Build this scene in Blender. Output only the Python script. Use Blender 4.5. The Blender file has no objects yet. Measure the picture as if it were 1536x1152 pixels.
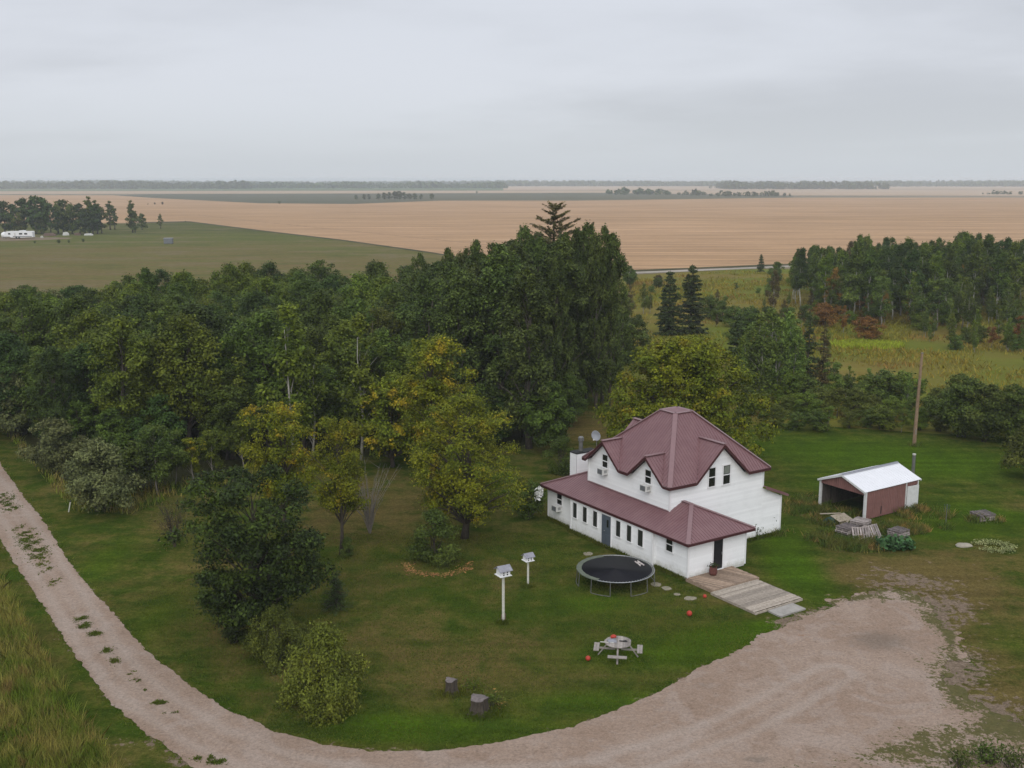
import bpy, math, random
import numpy as np
from mathutils import Vector, Matrix

RNG = np.random.default_rng(7)
random.seed(7)
PI = math.pi
scene = bpy.context.scene
COL = scene.collection

# ---------------------------------------------------------------- camera geometry (survey of the photograph)
F_PX, CAM_H, HOR = 1600.0, 23.5, 269.0
PITCH = math.atan((576 - HOR) / F_PX)
_fw = np.array([0, math.cos(PITCH), -math.sin(PITCH)])
_up = np.array([0, math.sin(PITCH), math.cos(PITCH)])

def ray(px, py):
    return _fw + np.array([1., 0, 0]) * ((px - 768) / F_PX) + _up * ((576 - py) / F_PX)

def G(px, py, z=0.0):
    r = ray(px, py)
    t = (z - CAM_H) / r[2]
    return (r[0] * t, r[1] * t)

def top_h(D, py):
    """height of a thing standing at forward distance D whose top is sighted at row py"""
    r = ray(768, py)
    return CAM_H + r[2] / r[1] * D

def px_of(x, y, z=0.0):
    d = np.array([x, y, z - CAM_H])
    w = d @ _fw
    return 768 + F_PX * x / w, 576 - F_PX * (d @ _up) / w

# ---------------------------------------------------------------- materials
def new_mat(name):
    m = bpy.data.materials.new(name)
    m.use_nodes = True
    nt = m.node_tree
    nt.nodes.clear()
    out = nt.nodes.new('ShaderNodeOutputMaterial')
    return m, nt, out

def N(nt, typ, **kw):
    n = nt.nodes.new(typ)
    for k, v in kw.items():
        if k.startswith('i_'):
            n.inputs[k[2:].replace('_', ' ')].default_value = v
        else:
            setattr(n, k, v)
    return n

def lk(nt, a, b):
    nt.links.new(a, b)

def rgb(c):
    return (c[0], c[1], c[2], 1)

def noise(nt, vec, scale, detail=4, rough=0.6, dist=0.0):
    n = nt.nodes.new('ShaderNodeTexNoise')
    n.inputs['Scale'].default_value = scale
    n.inputs['Detail'].default_value = detail
    n.inputs['Roughness'].default_value = rough
    n.inputs['Distortion'].default_value = dist
    if vec is not None:
        lk(nt, vec, n.inputs['Vector'])
    return n.outputs['Fac']

def ramp(nt, fac, stops, interp='LINEAR'):
    r = nt.nodes.new('ShaderNodeValToRGB')
    r.color_ramp.interpolation = interp
    els = r.color_ramp.elements
    while len(els) < len(stops):
        els.new(0.5)
    for e, (p, c) in zip(els, stops):
        e.position = p
        e.color = rgb(c) if len(c) == 3 else c
    lk(nt, fac, r.inputs['Fac'])
    return r.outputs['Color']

def mixc(nt, fac, a, b, mode='MIX'):
    m = nt.nodes.new('ShaderNodeMix')
    m.data_type = 'RGBA'
    m.blend_type = mode
    for s, v in ((0, fac), (6, a), (7, b)):
        if isinstance(v, (int, float)):
            m.inputs[s].default_value = v
        elif isinstance(v, tuple):
            m.inputs[s].default_value = rgb(v)
        else:
            lk(nt, v, m.inputs[s])
    return m.outputs[2]

def math_(nt, op, a, b=None, c=None, clamp=False):
    m = nt.nodes.new('ShaderNodeMath')
    m.operation = op
    m.use_clamp = clamp
    for i, v in enumerate((a, b, c)):
        if v is None:
            continue
        if isinstance(v, (int, float)):
            m.inputs[i].default_value = v
        else:
            lk(nt, v, m.inputs[i])
    return m.outputs[0]

def mrange(nt, v, a, b, c=0.0, d=1.0, smooth=True):
    m = nt.nodes.new('ShaderNodeMapRange')
    m.interpolation_type = 'SMOOTHSTEP' if smooth else 'LINEAR'
    m.inputs['From Min'].default_value = a
    m.inputs['From Max'].default_value = b
    m.inputs['To Min'].default_value = c
    m.inputs['To Max'].default_value = d
    lk(nt, v, m.inputs['Value'])
    return m.outputs['Result']

def coords(nt, kind='Object', scale=None):
    t = nt.nodes.new('ShaderNodeTexCoord').outputs[kind]
    if scale:
        mp = nt.nodes.new('ShaderNodeMapping')
        mp.inputs['Scale'].default_value = scale
        lk(nt, t, mp.inputs['Vector'])
        return mp.outputs['Vector']
    return t

def bump(nt, h, strength=0.3, dist=0.05):
    b = nt.nodes.new('ShaderNodeBump')
    b.inputs['Strength'].default_value = strength
    b.inputs['Distance'].default_value = dist
    lk(nt, h, b.inputs['Height'])
    return b.outputs['Normal']

def principled(nt, out, color, rough=0.8, metal=0.0, normal=None, spec=0.3):
    p = nt.nodes.new('ShaderNodeBsdfPrincipled')
    if isinstance(color, tuple):
        p.inputs['Base Color'].default_value = rgb(color)
    else:
        lk(nt, color, p.inputs['Base Color'])
    p.inputs['Roughness'].default_value = rough
    p.inputs['Metallic'].default_value = metal
    p.inputs['Specular IOR Level'].default_value = spec
    if normal is not None:
        lk(nt, normal, p.inputs['Normal'])
    lk(nt, p.outputs[0], out.inputs['Surface'])
    return p

def simple_mat(name, c, rough=0.7, metal=0.0, var=0.25, scale=4.0, spec=0.3, c2=None, bmp=0.15):
    m, nt, out = new_mat(name)
    v = coords(nt)
    n = noise(nt, v, scale, 5, 0.65)
    c2 = c2 or tuple(x * (1 - var) for x in c)
    col = ramp(nt, n, [(0.3, c2), (0.7, c)])
    nb = bump(nt, noise(nt, v, scale * 6, 3), bmp, 0.02)
    principled(nt, out, col, rough, metal, nb, spec)
    return m

def foliage(name, c1, c2, nscale=0.45, trans=0.16, isl=0.5, accent=None, accent_at=0.62, gain=1.45):
    """leaf colour: patches of two hues through the crown, single leaves lighter or darker, whole trees shifted a little"""
    m, nt, out = new_mat(name)
    v = coords(nt)
    c1, c2, accent = [None if c is None else (c[0] * gain * (1.04 if gain > 1 else 1), c[1] * gain, c[2] * gain * (0.6 if gain > 1 else 1)) for c in (c1, c2, accent)]
    col = mixc(nt, mrange(nt, noise(nt, v, nscale, 3, 0.6), 0.38, 0.62), c1, c2)
    geo = nt.nodes.new('ShaderNodeNewGeometry')
    if accent:
        a = mrange(nt, noise(nt, v, nscale * 1.6, 2, 0.5), accent_at - 0.06, accent_at + 0.06)
        col = mixc(nt, a, col, accent)
    oi = nt.nodes.new('ShaderNodeObjectInfo')
    hsv = nt.nodes.new('ShaderNodeHueSaturation')
    lk(nt, mrange(nt, oi.outputs['Random'], 0, 1, 0.485, 0.512, False), hsv.inputs['Hue'])
    val = math_(nt, 'MULTIPLY', mrange(nt, geo.outputs['Random Per Island'], 0, 1, 1 - isl, 1 + isl, False),
                mrange(nt, oi.outputs['Random'], 0, 1, 0.82, 1.2, False))
    lk(nt, val, hsv.inputs['Value'])
    lk(nt, col, hsv.inputs['Color'])
    d = nt.nodes.new('ShaderNodeBsdfPrincipled')
    d.inputs['Roughness'].default_value = 0.6
    d.inputs['Specular IOR Level'].default_value = 0.14
    lk(nt, hsv.outputs['Color'], d.inputs['Base Color'])
    t = nt.nodes.new('ShaderNodeBsdfTranslucent')
    lk(nt, hsv.outputs['Color'], t.inputs['Color'])
    mx = nt.nodes.new('ShaderNodeMixShader')
    mx.inputs['Fac'].default_value = trans
    lk(nt, d.outputs[0], mx.inputs[1])
    lk(nt, t.outputs[0], mx.inputs[2])
    lk(nt, mx.outputs[0], out.inputs['Surface'])
    return m

def bark(name, c1, c2, scale=3.0):
    m, nt, out = new_mat(name)
    v = coords(nt, 'Object', (1, 1, 0.35))
    n = noise(nt, v, scale * 3, 5, 0.7)
    principled(nt, out, ramp(nt, n, [(0.35, c1), (0.65, c2)]), 0.9, 0, bump(nt, n, 0.5, 0.03))
    return m

M = {}
M['f_wood'] = foliage('leaf_woodland', (0.032, 0.050, 0.014), (0.054, 0.082, 0.018))
M['f_wood2'] = foliage('leaf_woodland_bright', (0.050, 0.078, 0.015), (0.080, 0.108, 0.018))
M['f_wood3'] = foliage('leaf_woodland_dark', (0.022, 0.040, 0.014), (0.036, 0.060, 0.018))
M['f_dark'] = foliage('leaf_dark_broad', (0.014, 0.023, 0.008), (0.030, 0.046, 0.010), 0.5, isl=.75)  # wide spread of leaf tones paints bright glints into the dark crown
M['f_poplar'] = foliage('leaf_poplar', (0.032, 0.050, 0.017), (0.058, 0.082, 0.028), 0.3, isl=.7)  # speckled leaf highlights put into the colour by a wide tone spread
M['f_aspen'] = foliage('leaf_young_aspen', (0.060, 0.098, 0.028), (0.085, 0.125, 0.035))
M['f_yellow'] = foliage('leaf_yellowing', (0.068, 0.096, 0.010), (0.118, 0.136, 0.012), 0.45, accent=(0.19, 0.168, 0.018), accent_at=0.64, gain=1.5)
M['f_yelgreen'] = foliage('leaf_yellow_green', (0.064, 0.088, 0.010), (0.118, 0.130, 0.012), 0.4, accent=(0.20, 0.155, 0.015), accent_at=0.6)
M['f_willow'] = foliage('leaf_willow', (0.058, 0.088, 0.008), (0.112, 0.135, 0.010), 0.35, accent=(0.15, 0.14, 0.012), accent_at=0.64)
M['f_grey'] = foliage('leaf_grey_willow', (0.072, 0.088, 0.052), (0.10, 0.115, 0.07))
M['f_olive'] = foliage('leaf_olive', (0.052, 0.068, 0.018), (0.075, 0.092, 0.024))
M['f_lightbush'] = foliage('leaf_light_bush', (0.085, 0.116, 0.024), (0.120, 0.150, 0.032))
M['f_shrub'] = foliage('leaf_shrub', (0.036, 0.058, 0.016), (0.062, 0.088, 0.024))
M['f_spruce'] = foliage('needle_spruce', (0.024, 0.038, 0.018), (0.038, 0.054, 0.024), trans=0.08)
M['f_oldspruce'] = foliage('needle_old_spruce', (0.050, 0.050, 0.028), (0.075, 0.068, 0.038), trans=0.08)
M['f_rust'] = foliage('leaf_rusty', (0.11, 0.055, 0.022), (0.15, 0.085, 0.03))
M['f_brown'] = foliage('leaf_brown', (0.060, 0.045, 0.028), (0.075, 0.065, 0.035))
M['f_far'] = foliage('leaf_distant', (0.035, 0.050, 0.026), (0.055, 0.070, 0.032))
M['f_rhubarb'] = foliage('leaf_broad_weed', (0.045, 0.105, 0.035), (0.07, 0.14, 0.05), gain=1.0)
M['f_white'] = foliage('petal_white', (0.70, 0.70, 0.66), (0.8, 0.8, 0.78), isl=0.15, gain=1.0)
M['f_silver'] = foliage('leaf_silver', (0.26, 0.29, 0.12), (0.36, 0.36, 0.17), isl=0.4, gain=1.0)
M['f_litter'] = foliage('leaf_litter', (0.36, 0.22, 0.07), (0.30, 0.14, 0.06), isl=0.4, gain=1.0)
M['bark'] = bark('bark_brown', (0.055, 0.045, 0.036), (0.12, 0.10, 0.085))
M['bark_dark'] = bark('bark_dark', (0.035, 0.028, 0.022), (0.08, 0.065, 0.05))
M['bark_white'] = bark('bark_white', (0.20, 0.19, 0.165), (0.38, 0.36, 0.32), 1.5)
M['bark_birch'] = bark('bark_birch', (0.30, 0.29, 0.26), (0.55, 0.53, 0.49), 1.5)
M['bark_grey'] = bark('bark_grey', (0.16, 0.14, 0.12), (0.27, 0.24, 0.21))
M['g_tall'] = foliage('grass_tall', (0.105, 0.150, 0.028), (0.22, 0.195, 0.085), 0.55, isl=0.5, accent=(0.18, 0.13, 0.075), accent_at=0.60, trans=.45)
M['g_meadow'] = foliage('grass_meadow', (0.135, 0.135, 0.025), (0.19, 0.155, 0.04), 0.05, isl=0.3, accent=(0.16, 0.10, 0.04), accent_at=0.6)
M['g_lawn'] = foliage('grass_lawn', (0.060, 0.088, 0.016), (0.090, 0.105, 0.024), 0.1, isl=0.3, trans=.45)
M['g_weed'] = foliage('weeds', (0.065, 0.105, 0.028), (0.11, 0.115, 0.045), 0.7, isl=0.45, accent=(0.22, 0.15, 0.08), accent_at=0.6, trans=.45)

def tuned_white(name, c=(0.85, 0.86, 0.87)):
    m, nt, out = new_mat(name)
    v = coords(nt)
    n = noise(nt, v, 1.2, 6, 0.7)
    st = noise(nt, coords(nt, 'Object', (3.0, 3.0, 0.5)), 2.0, 5, 0.7)
    col = mixc(nt, mrange(nt, n, 0.45, 0.75), c, tuple(x * 0.93 for x in c))
    col = mixc(nt, mrange(nt, st, 0.60, 0.78, 0, 0.45), col, (0.62, 0.62, 0.60))
    sp = nt.nodes.new('ShaderNodeSeparateXYZ'); lk(nt, v, sp.inputs[0])
    low = math_(nt, 'ADD', sp.outputs[2], math_(nt, 'MULTIPLY', math_(nt, 'SUBTRACT', noise(nt, v, 2.5, 5, 0.8), 0.5), -1.2))
    col = mixc(nt, mrange(nt, low, 0.62, 0.05, 0, 0.55), col, (0.42, 0.41, 0.33))
    geo = nt.nodes.new('ShaderNodeNewGeometry')
    rv = mrange(nt, geo.outputs['Random Per Island'], 0, 1, 0.94, 1.03, False)
    rc = nt.nodes.new('ShaderNodeCombineColor')
    for i in range(3): lk(nt, rv, rc.inputs[i])
    col = mixc(nt, 1.0, col, rc.outputs[0], 'MULTIPLY')
    principled(nt, out, col, 0.55, 0, bump(nt, noise(nt, v, 30, 3), 0.06, 0.01), 0.3)
    return m
M['siding'] = tuned_white('white_siding')
M['trim'] = simple_mat('white_trim', (0.80, 0.80, 0.81), 0.5, var=0.06)

def roof_mat():
    m, nt, out = new_mat('maroon_metal')
    v = coords(nt)
    n = noise(nt, v, 0.9, 6, 0.7)
    st = noise(nt, coords(nt, 'Object', (1, 1, 1)), 14, 3, 0.5)
    col = mixc(nt, mrange(nt, n, 0.35, 0.7), (0.158, 0.076, 0.082), (0.190, 0.100, 0.104))
    col = mixc(nt, mrange(nt, st, 0.6, 0.8, 0, 0.25), col, (0.23, 0.14, 0.14))
    principled(nt, out, col, 0.42, 0.0, bump(nt, noise(nt, v, 3, 3), 0.08, 0.03), 0.5)
    return m
M['roof'] = roof_mat()
M['roofcap'] = simple_mat('maroon_cap', (0.215, 0.125, 0.130), 0.42, var=0.12, spec=0.5)
M['fascia'] = simple_mat('maroon_fascia', (0.070, 0.022, 0.024), 0.5, var=0.2)
M['glass'] = simple_mat('window_glass', (0.012, 0.015, 0.014), 0.12, var=0.3, spec=0.6, bmp=0.02)
M['screen'] = simple_mat('insect_screen', (0.022, 0.026, 0.018), 0.75, var=0.3)
M['curtain'] = simple_mat('curtain', (0.20, 0.22, 0.19), 0.8)
M['bluedoor'] = simple_mat('blue_grey_door', (0.095, 0.115, 0.145), 0.5, var=0.2)
M['darkdoor'] = simple_mat('dark_door', (0.016, 0.016, 0.020), 0.45, var=0.3)
M['metal'] = simple_mat('galvanised', (0.42, 0.43, 0.44), 0.4, 0.7, var=0.25)
M['dullmetal'] = simple_mat('dull_metal', (0.22, 0.22, 0.21), 0.5, 0.4, var=0.35)
M['dark'] = simple_mat('black_dull', (0.018, 0.018, 0.018), 0.6)
M['grille'] = simple_mat('grille_grey', (0.16, 0.17, 0.18), 0.6)
M['acwhite'] = simple_mat('ac_casing', (0.62, 0.62, 0.60), 0.5, var=0.1)
M['dish'] = simple_mat('dish_grey', (0.38, 0.40, 0.44), 0.4, var=0.15)
M['concrete'] = simple_mat('concrete', (0.36, 0.34, 0.31), 0.9, var=0.3, scale=2.5)
M['flag'] = simple_mat('flagstone', (0.30, 0.27, 0.20), 0.9, var=0.35, scale=3)
M['red'] = simple_mat('red_ball', (0.46, 0.050, 0.030), 0.5, var=0.25)
M['clay'] = simple_mat('terracotta', (0.16, 0.06, 0.05), 0.8, var=0.4, scale=8)
M['tarp'] = simple_mat('green_tarp', (0.03, 0.07, 0.06), 0.6)
M['beige'] = simple_mat('beige_board', (0.34, 0.29, 0.22), 0.8)
M['stone'] = simple_mat('field_stone', (0.36, 0.33, 0.26), 0.9, var=0.3)
M['mat'] = simple_mat('trampoline_mat', (0.018, 0.018, 0.026), 0.55, var=0.3, scale=1.5)
M['pad'] = simple_mat('faded_pad', (0.13, 0.15, 0.11), 0.7, var=0.35, scale=3)
M['pinkplastic'] = simple_mat('faded_plastic', (0.55, 0.50, 0.47), 0.6)
M['shingle'] = simple_mat('grey_shingle', (0.30, 0.30, 0.34), 0.8, var=0.35, scale=6)
M['whitewood'] = simple_mat('weathered_white_wood', (0.62, 0.61, 0.55), 0.7, var=0.3, scale=5)
M['caravan'] = simple_mat('caravan_white', (0.78, 0.79, 0.80), 0.4, var=0.08)
M['junk'] = simple_mat('rusty_junk', (0.20, 0.13, 0.10), 0.8, var=0.5)

def wood_mat(name, c1, c2, axis_scale=(1, 1, 1)):
    m, nt, out = new_mat(name)
    v = coords(nt, 'Object', axis_scale)
    geo = nt.nodes.new('ShaderNodeNewGeometry')
    n = noise(nt, v, 6, 6, 0.7)
    col = mixc(nt, mrange(nt, n, 0.3, 0.7), c1, c2)
    hsv = nt.nodes.new('ShaderNodeHueSaturation')
    lk(nt, col, hsv.inputs['Color'])
    lk(nt, mrange(nt, geo.outputs['Random Per Island'], 0, 1, 0.68, 1.22, False), hsv.inputs['Value'])
    principled(nt, out, hsv.outputs['Color'], 0.85, 0, bump(nt, n, 0.3, 0.01))
    return m
M['wood_grey'] = wood_mat('weathered_wood', (0.25, 0.21, 0.17), (0.40, 0.35, 0.29))
M['wood_tan'] = wood_mat('deck_boards', (0.24, 0.17, 0.12), (0.36, 0.27, 0.20))
M['wood_table'] = wood_mat('table_wood', (0.24, 0.21, 0.19), (0.34, 0.31, 0.28))
M['pole_wood'] = bark('pole_wood', (0.17, 0.115, 0.07), (0.30, 0.21, 0.14), 2)
M['pallet'] = wood_mat('pallet_wood', (0.24, 0.205, 0.19), (0.42, 0.37, 0.35))
M['pallet_dark'] = wood_mat('pallet_wood_dark', (0.10, 0.085, 0.08), (0.20, 0.17, 0.165))
M['shedwall'] = simple_mat('red_shed_metal', (0.235, 0.118, 0.105), 0.6, var=0.25, scale=1.5)
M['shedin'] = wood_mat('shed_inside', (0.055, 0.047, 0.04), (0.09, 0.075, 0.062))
M['shedroof'] = simple_mat('white_shed_roof', (0.74, 0.75, 0.78), 0.4, var=0.08, scale=1.0)
M['shedtrim'] = simple_mat('white_shed_trim', (0.66, 0.67, 0.66), 0.6, var=0.2)
M['shedcap'] = simple_mat('grey_ridge', (0.33, 0.34, 0.38), 0.5)

# ---------------------------------------------------------------- mesh builder
class MB:
    def __init__(s):
        s.v = []; s.f = []; s.m = []
    def add(s, vs, fs, mi=0):
        o = len(s.v)
        s.v += [tuple(map(float, p)) for p in vs]
        s.f += [tuple(i + o for i in f) for f in fs]
        s.m += [mi] * len(fs)
        return s
    def box(s, c, sz, rz=0.0, mi=0, rot=None):
        hx, hy, hz = sz[0] / 2, sz[1] / 2, sz[2] / 2
        R = rot if rot is not None else Matrix.Rotation(rz, 3, 'Z')
        pts = [R @ Vector((x * hx, y * hy, z * hz)) + Vector(c) for z in (-1, 1) for x, y in ((-1, -1), (1, -1), (1, 1), (-1, 1))]
        return s.add(pts, [(3, 2, 1, 0), (4, 5, 6, 7), (0, 1, 5, 4), (1, 2, 6, 5), (2, 3, 7, 6), (3, 0, 4, 7)], mi)
    def bar(s, p, q, w, h, up=(0, 0, 1), mi=0):
        p, q, up = Vector(p), Vector(q), Vector(up)
        d = (q - p).normalized()
        a = d.cross(up)
        if a.length < 1e-4:
            a = d.cross(Vector((1, 0, 0)))
        a.normalize()
        n = a.cross(d).normalized()
        a *= w / 2; n *= h / 2
        pts = [p - a - n, p + a - n, p + a + n, p - a + n, q - a - n, q + a - n, q + a + n, q - a + n]
        return s.add(pts, [(0, 1, 2, 3), (7, 6, 5, 4), (4, 5, 1, 0), (5, 6, 2, 1), (6, 7, 3, 2), (7, 4, 0, 3)], mi)
    def tube(s, pts, rad, n=6, mi=0, cap=True):
        pts = [Vector(p) for p in pts]
        if isinstance(rad, (int, float)):
            rad = [rad] * len(pts)
        vs = []
        for i, p in enumerate(pts):
            d = (pts[min(i + 1, len(pts) - 1)] - pts[max(i - 1, 0)]).normalized()
            a = d.cross(Vector((0.31, 0.17, 0.93)))
            if a.length < 1e-3:
                a = d.cross(Vector((1, 0, 0)))
            a.normalize(); b = d.cross(a)
            for k in range(n):
                t = 2 * PI * k / n
                vs.append(p + (a * math.cos(t) + b * math.sin(t)) * rad[i])
        fs = []
        for i in range(len(pts) - 1):
            for k in range(n):
                k2 = (k + 1) % n
                fs.append((i * n + k, i * n + k2, (i + 1) * n + k2, (i + 1) * n + k))
        if cap:
            fs.append(tuple(range(n - 1, -1, -1)))
            fs.append(tuple((len(pts) - 1) * n + k for k in range(n)))
        return s.add(vs, fs, mi)
    def lathe(s, prof, c=(0, 0, 0), n=20, mi=0):
        vs = []; fs = []
        for r, z in prof:
            for k in range(n):
                t = 2 * PI * k / n
                vs.append((c[0] + r * math.cos(t), c[1] + r * math.sin(t), c[2] + z))
        for i in range(len(prof) - 1):
            for k in range(n):
                k2 = (k + 1) % n
                fs.append((i * n + k, i * n + k2, (i + 1) * n + k2, (i + 1) * n + k))
        fs.append(tuple(range(n - 1, -1, -1)))
        fs.append(tuple((len(prof) - 1) * n + k for k in range(n)))
        return s.add(vs, fs, mi)
    def ico(s, c, r, sub=2, jitter=0.0, seed=0, scale=(1, 1, 1), mi=0):
        import bmesh
        bm = bmesh.new()
        bmesh.ops.create_icosphere(bm, subdivisions=sub, radius=1.0)
        rr = random.Random(seed)
        ph = [rr.uniform(0, 6) for _ in range(6)]
        vs = []
        for v in bm.verts:
            p = v.co.normalized()
            k = 1 + jitter * (math.sin(3 * p.x + ph[0]) * math.sin(4 * p.y + ph[1]) + 0.6 * math.sin(7 * p.z + ph[2] + 3 * p.x) + 0.4 * math.sin(11 * p.y + ph[3]))
            vs.append((c[0] + p.x * r * k * scale[0], c[1] + p.y * r * k * scale[1], c[2] + p.z * r * k * scale[2]))
        fs = [tuple(v.index for v in f.verts) for f in bm.faces]
        bm.free()
        return s.add(vs, fs, mi)
    def prism(s, poly, off, mi=0):
        """closed solid: planar polygon swept by vector off"""
        n = len(poly); off = Vector(off)
        a = [Vector(p) for p in poly]; b = [p + off for p in a]
        fs = [tuple(range(n)), tuple(range(2 * n - 1, n - 1, -1))]
        for i in range(n):
            j = (i + 1) % n
            fs.append((j, i, n + i, n + j))
        return s.add(a + b, fs, mi)
    def mesh(s, name, mats, smooth=False):
        me = bpy.data.meshes.new(name)
        me.from_pydata(s.v, [], s.f)
        if not isinstance(mats, (list, tuple)):
            mats = [mats]
        for m in mats:
            me.materials.append(m)
        if len(mats) > 1:
            me.polygons.foreach_set('material_index', s.m)
        if smooth:
            me.polygons.foreach_set('use_smooth', [True] * len(s.f))
        me.update()
        return me
    def build(s, name, mats, parent=None, loc=(0, 0, 0), rz=0.0, smooth=False):
        return link(name, s.mesh(name, mats, smooth), parent, loc, rz)

def link(name, data, parent=None, loc=(0, 0, 0), rz=0.0):
    o = bpy.data.objects.new(name, data)
    COL.objects.link(o)
    o.location = loc
    o.rotation_euler = (0, 0, rz)
    if parent is not None:
        o.parent = parent
    return o

def tag(o, label, cat, group=None):
    o['label'] = label; o['category'] = cat
    if group:
        o['group'] = group
    return o

def struct(o, kind='structure'):
    o['kind'] = kind
    return o

def thing(name, label, cat, loc=(0, 0, 0), rz=0.0, group=None):
    return tag(link(name, None, None, loc, rz), label, cat, group)

def np_mesh(name, verts, faces_flat, loop_tot, mats, smooth=False):
    me = bpy.data.meshes.new(name)
    me.vertices.add(len(verts))
    me.vertices.foreach_set('co', np.asarray(verts, dtype=np.float32).ravel())
    me.loops.add(len(faces_flat))
    me.loops.foreach_set('vertex_index', np.asarray(faces_flat, dtype=np.int32))
    nf = len(loop_tot)
    me.polygons.add(nf)
    ls = np.concatenate(([0], np.cumsum(loop_tot)[:-1])).astype(np.int32)
    me.polygons.foreach_set('loop_start', ls)
    me.polygons.foreach_set('loop_total', np.asarray(loop_tot, dtype=np.int32))
    for m in (mats if isinstance(mats, (list, tuple)) else [mats]):
        me.materials.append(m)
    me.update(calc_edges=True)
    me.validate()
    return me

# ---------------------------------------------------------------- leaves and trees
def unit(a):
    return a / np.maximum(np.linalg.norm(a, axis=1, keepdims=True), 1e-9)

def leaf_verts(P, Nn, size, rng, aspect=0.55, droop=0.2, axis=None):
    n = len(P)
    nn = unit(Nn)
    a = rng.normal(size=(n, 3)) if axis is None else axis + rng.normal(size=(n, 3)) * 0.25
    a = a - (a * nn).sum(1, keepdims=True) * nn
    a = unit(a)
    a[:, 2] -= droop
    a = unit(a)
    b = np.cross(nn, a)
    s = size * rng.uniform(0.65, 1.35, (n, 1))
    fold = nn * s * 0.12
    v = np.stack([P - a * s * 0.5, P + b * s * aspect * 0.5 - fold, P + a * s * 0.5, P - b * s * aspect * 0.5 - fold], axis=1)
    return v.reshape(-1, 3)

def leaf_mesh(name, V, mat):
    n = len(V) // 4
    return np_mesh(name, V, np.arange(4 * n), np.full(n, 4), mat)

def env_round(t):
    return np.sqrt(np.clip(1 - (2 * t - 0.92) ** 2 / 1.12, 0, 1)) 
def env_dome(t):
    return np.clip(np.sqrt(np.clip(1 - t ** 2.4, 0, 1)) * (0.78 + 0.22 * np.minimum(t * 4, 1)), 0, 1)
def env_column(t):
    return np.clip(np.sin(PI * np.clip(t, 0, 1) ** 0.72) ** 0.75, 0.06, 1)
def env_spiky(t):
    return np.clip(1.15 * np.sin(PI * np.clip(0.12 + 0.88 * t, 0, 1) ** 1.05) ** 0.6, 0.08, 1)
def env_umbrella(t):
    return np.clip(0.45 + 0.6 * t, 0, 1) * np.sqrt(np.clip(1 - np.clip((t - 0.55) / 0.48, 0, 1) ** 2, 0, 1))

def broadleaf(name, h, r, base, env, nclump, nleaf, leaf, seed, crown_m, bark_m, clump_r=None, clump_z=0.72,
              trunk_r=None, ntrunk=1, fill=0.35, irregular=0.28, limbs=40, core=True, droop=0.2):
    """returns (trunk mesh, crown mesh): tapered trunks with limbs; crown of clumps of single leaves"""
    rng = np.random.default_rng(seed)
    ch = h - base
    cr = clump_r or r * 0.27
    t = rng.uniform(0.02, 0.99, nclump) ** 0.85
    ang = rng.uniform(0, 2 * PI, nclump)
    lob = 1 + irregular * (np.sin(2 * ang + rng.uniform(0, 6)) * 0.5 + np.sin(3 * ang + 5 * t + rng.uniform(0, 6)) * 0.6 + rng.normal(0, 0.35, nclump))
    R = env(t) * (r - cr * 0.6) * lob
    q = np.maximum(rng.uniform(0, 1, nclump) ** 0.5, fill)
    C = np.stack([np.cos(ang) * R * q, np.sin(ang) * R * q, base + t * (ch - cr * 0.5)], 1)
    cs = cr * rng.uniform(0.6, 1.25, nclump) * (1.05 - 0.35 * t)
    w = cs ** 2; w = w / w.sum()
    idx = rng.choice(nclump, nleaf, p=w)
    d = unit(rng.normal(size=(nleaf, 3)))
    flip = (d[:, 2] < 0) & (rng.uniform(size=nleaf) < 0.45)
    d[flip, 2] *= -1
    rad = rng.uniform(0.2, 1, nleaf) ** 0.5 * (1 + rng.normal(0, 0.22, nleaf))
    P = C[idx] + d * (cs[idx] * rad)[:, None] * np.array([1, 1, clump_z])
    ax = np.stack([np.zeros(nleaf), np.zeros(nleaf), P[:, 2] * 0 + base + ch * 0.35], 1)
    outw = unit(P - ax)
    Nn = d * 0.55 + outw * 0.35 + np.array([0, 0, 0.45]) + rng.normal(size=(nleaf, 3)) * 0.5
    P[:, 2] = np.maximum(P[:, 2], 0.05)
    crown = leaf_mesh(name + '_crown', leaf_verts(P, Nn, leaf, rng, droop=droop), crown_m)
    mb = MB()
    tr = trunk_r or h * 0.02
    for k in range(ntrunk):
        off = rng.normal(0, 0.25 * (ntrunk > 1), 2)
        lean = rng.normal(0, 0.04 + 0.06 * (ntrunk > 1), 2)
        pts = []; rr = []
        for i in range(7):
            z = i / 6 * (base + ch * 0.82)
            pts.append((off[0] + lean[0] * z + 0.012 * h * math.sin(i * 1.7 + k), off[1] + lean[1] * z + 0.012 * h * math.cos(i * 1.3 + k), z - 0.05 * (i == 0)))
            rr.append(tr * (1.35 if i == 0 else 1.0) * (1 - 0.86 * i / 6) / math.sqrt(ntrunk))
        mb.tube(pts, rr, 7)
    order = rng.permutation(nclump)[:limbs]
    for j in order:
        c = C[j]
        z0 = max(base * 0.75, c[2] - (0.35 + 0.5 * rng.uniform()) * math.hypot(c[0], c[1]) - 0.1 * h)
        z0 = min(z0, base + ch * 0.75)
        k = z0 / (base + ch * 0.82)
        p0 = Vector((0.012 * h * math.sin(k * 6 * 1.7), 0.012 * h * math.cos(k * 6 * 1.3), z0))
        p2 = Vector(c)
        p1 = p0.lerp(p2, 0.5) + Vector((0, 0, 0.08 * (p2 - p0).length))
        r0 = max(0.015, tr * 0.42 * (1 - 0.75 * k))
        mb.tube([p0, p1, p2], [r0, r0 * 0.6, r0 * 0.2], 4, cap=False)
    return mb.mesh(name + '_trunk', bark_m, True), crown

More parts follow.
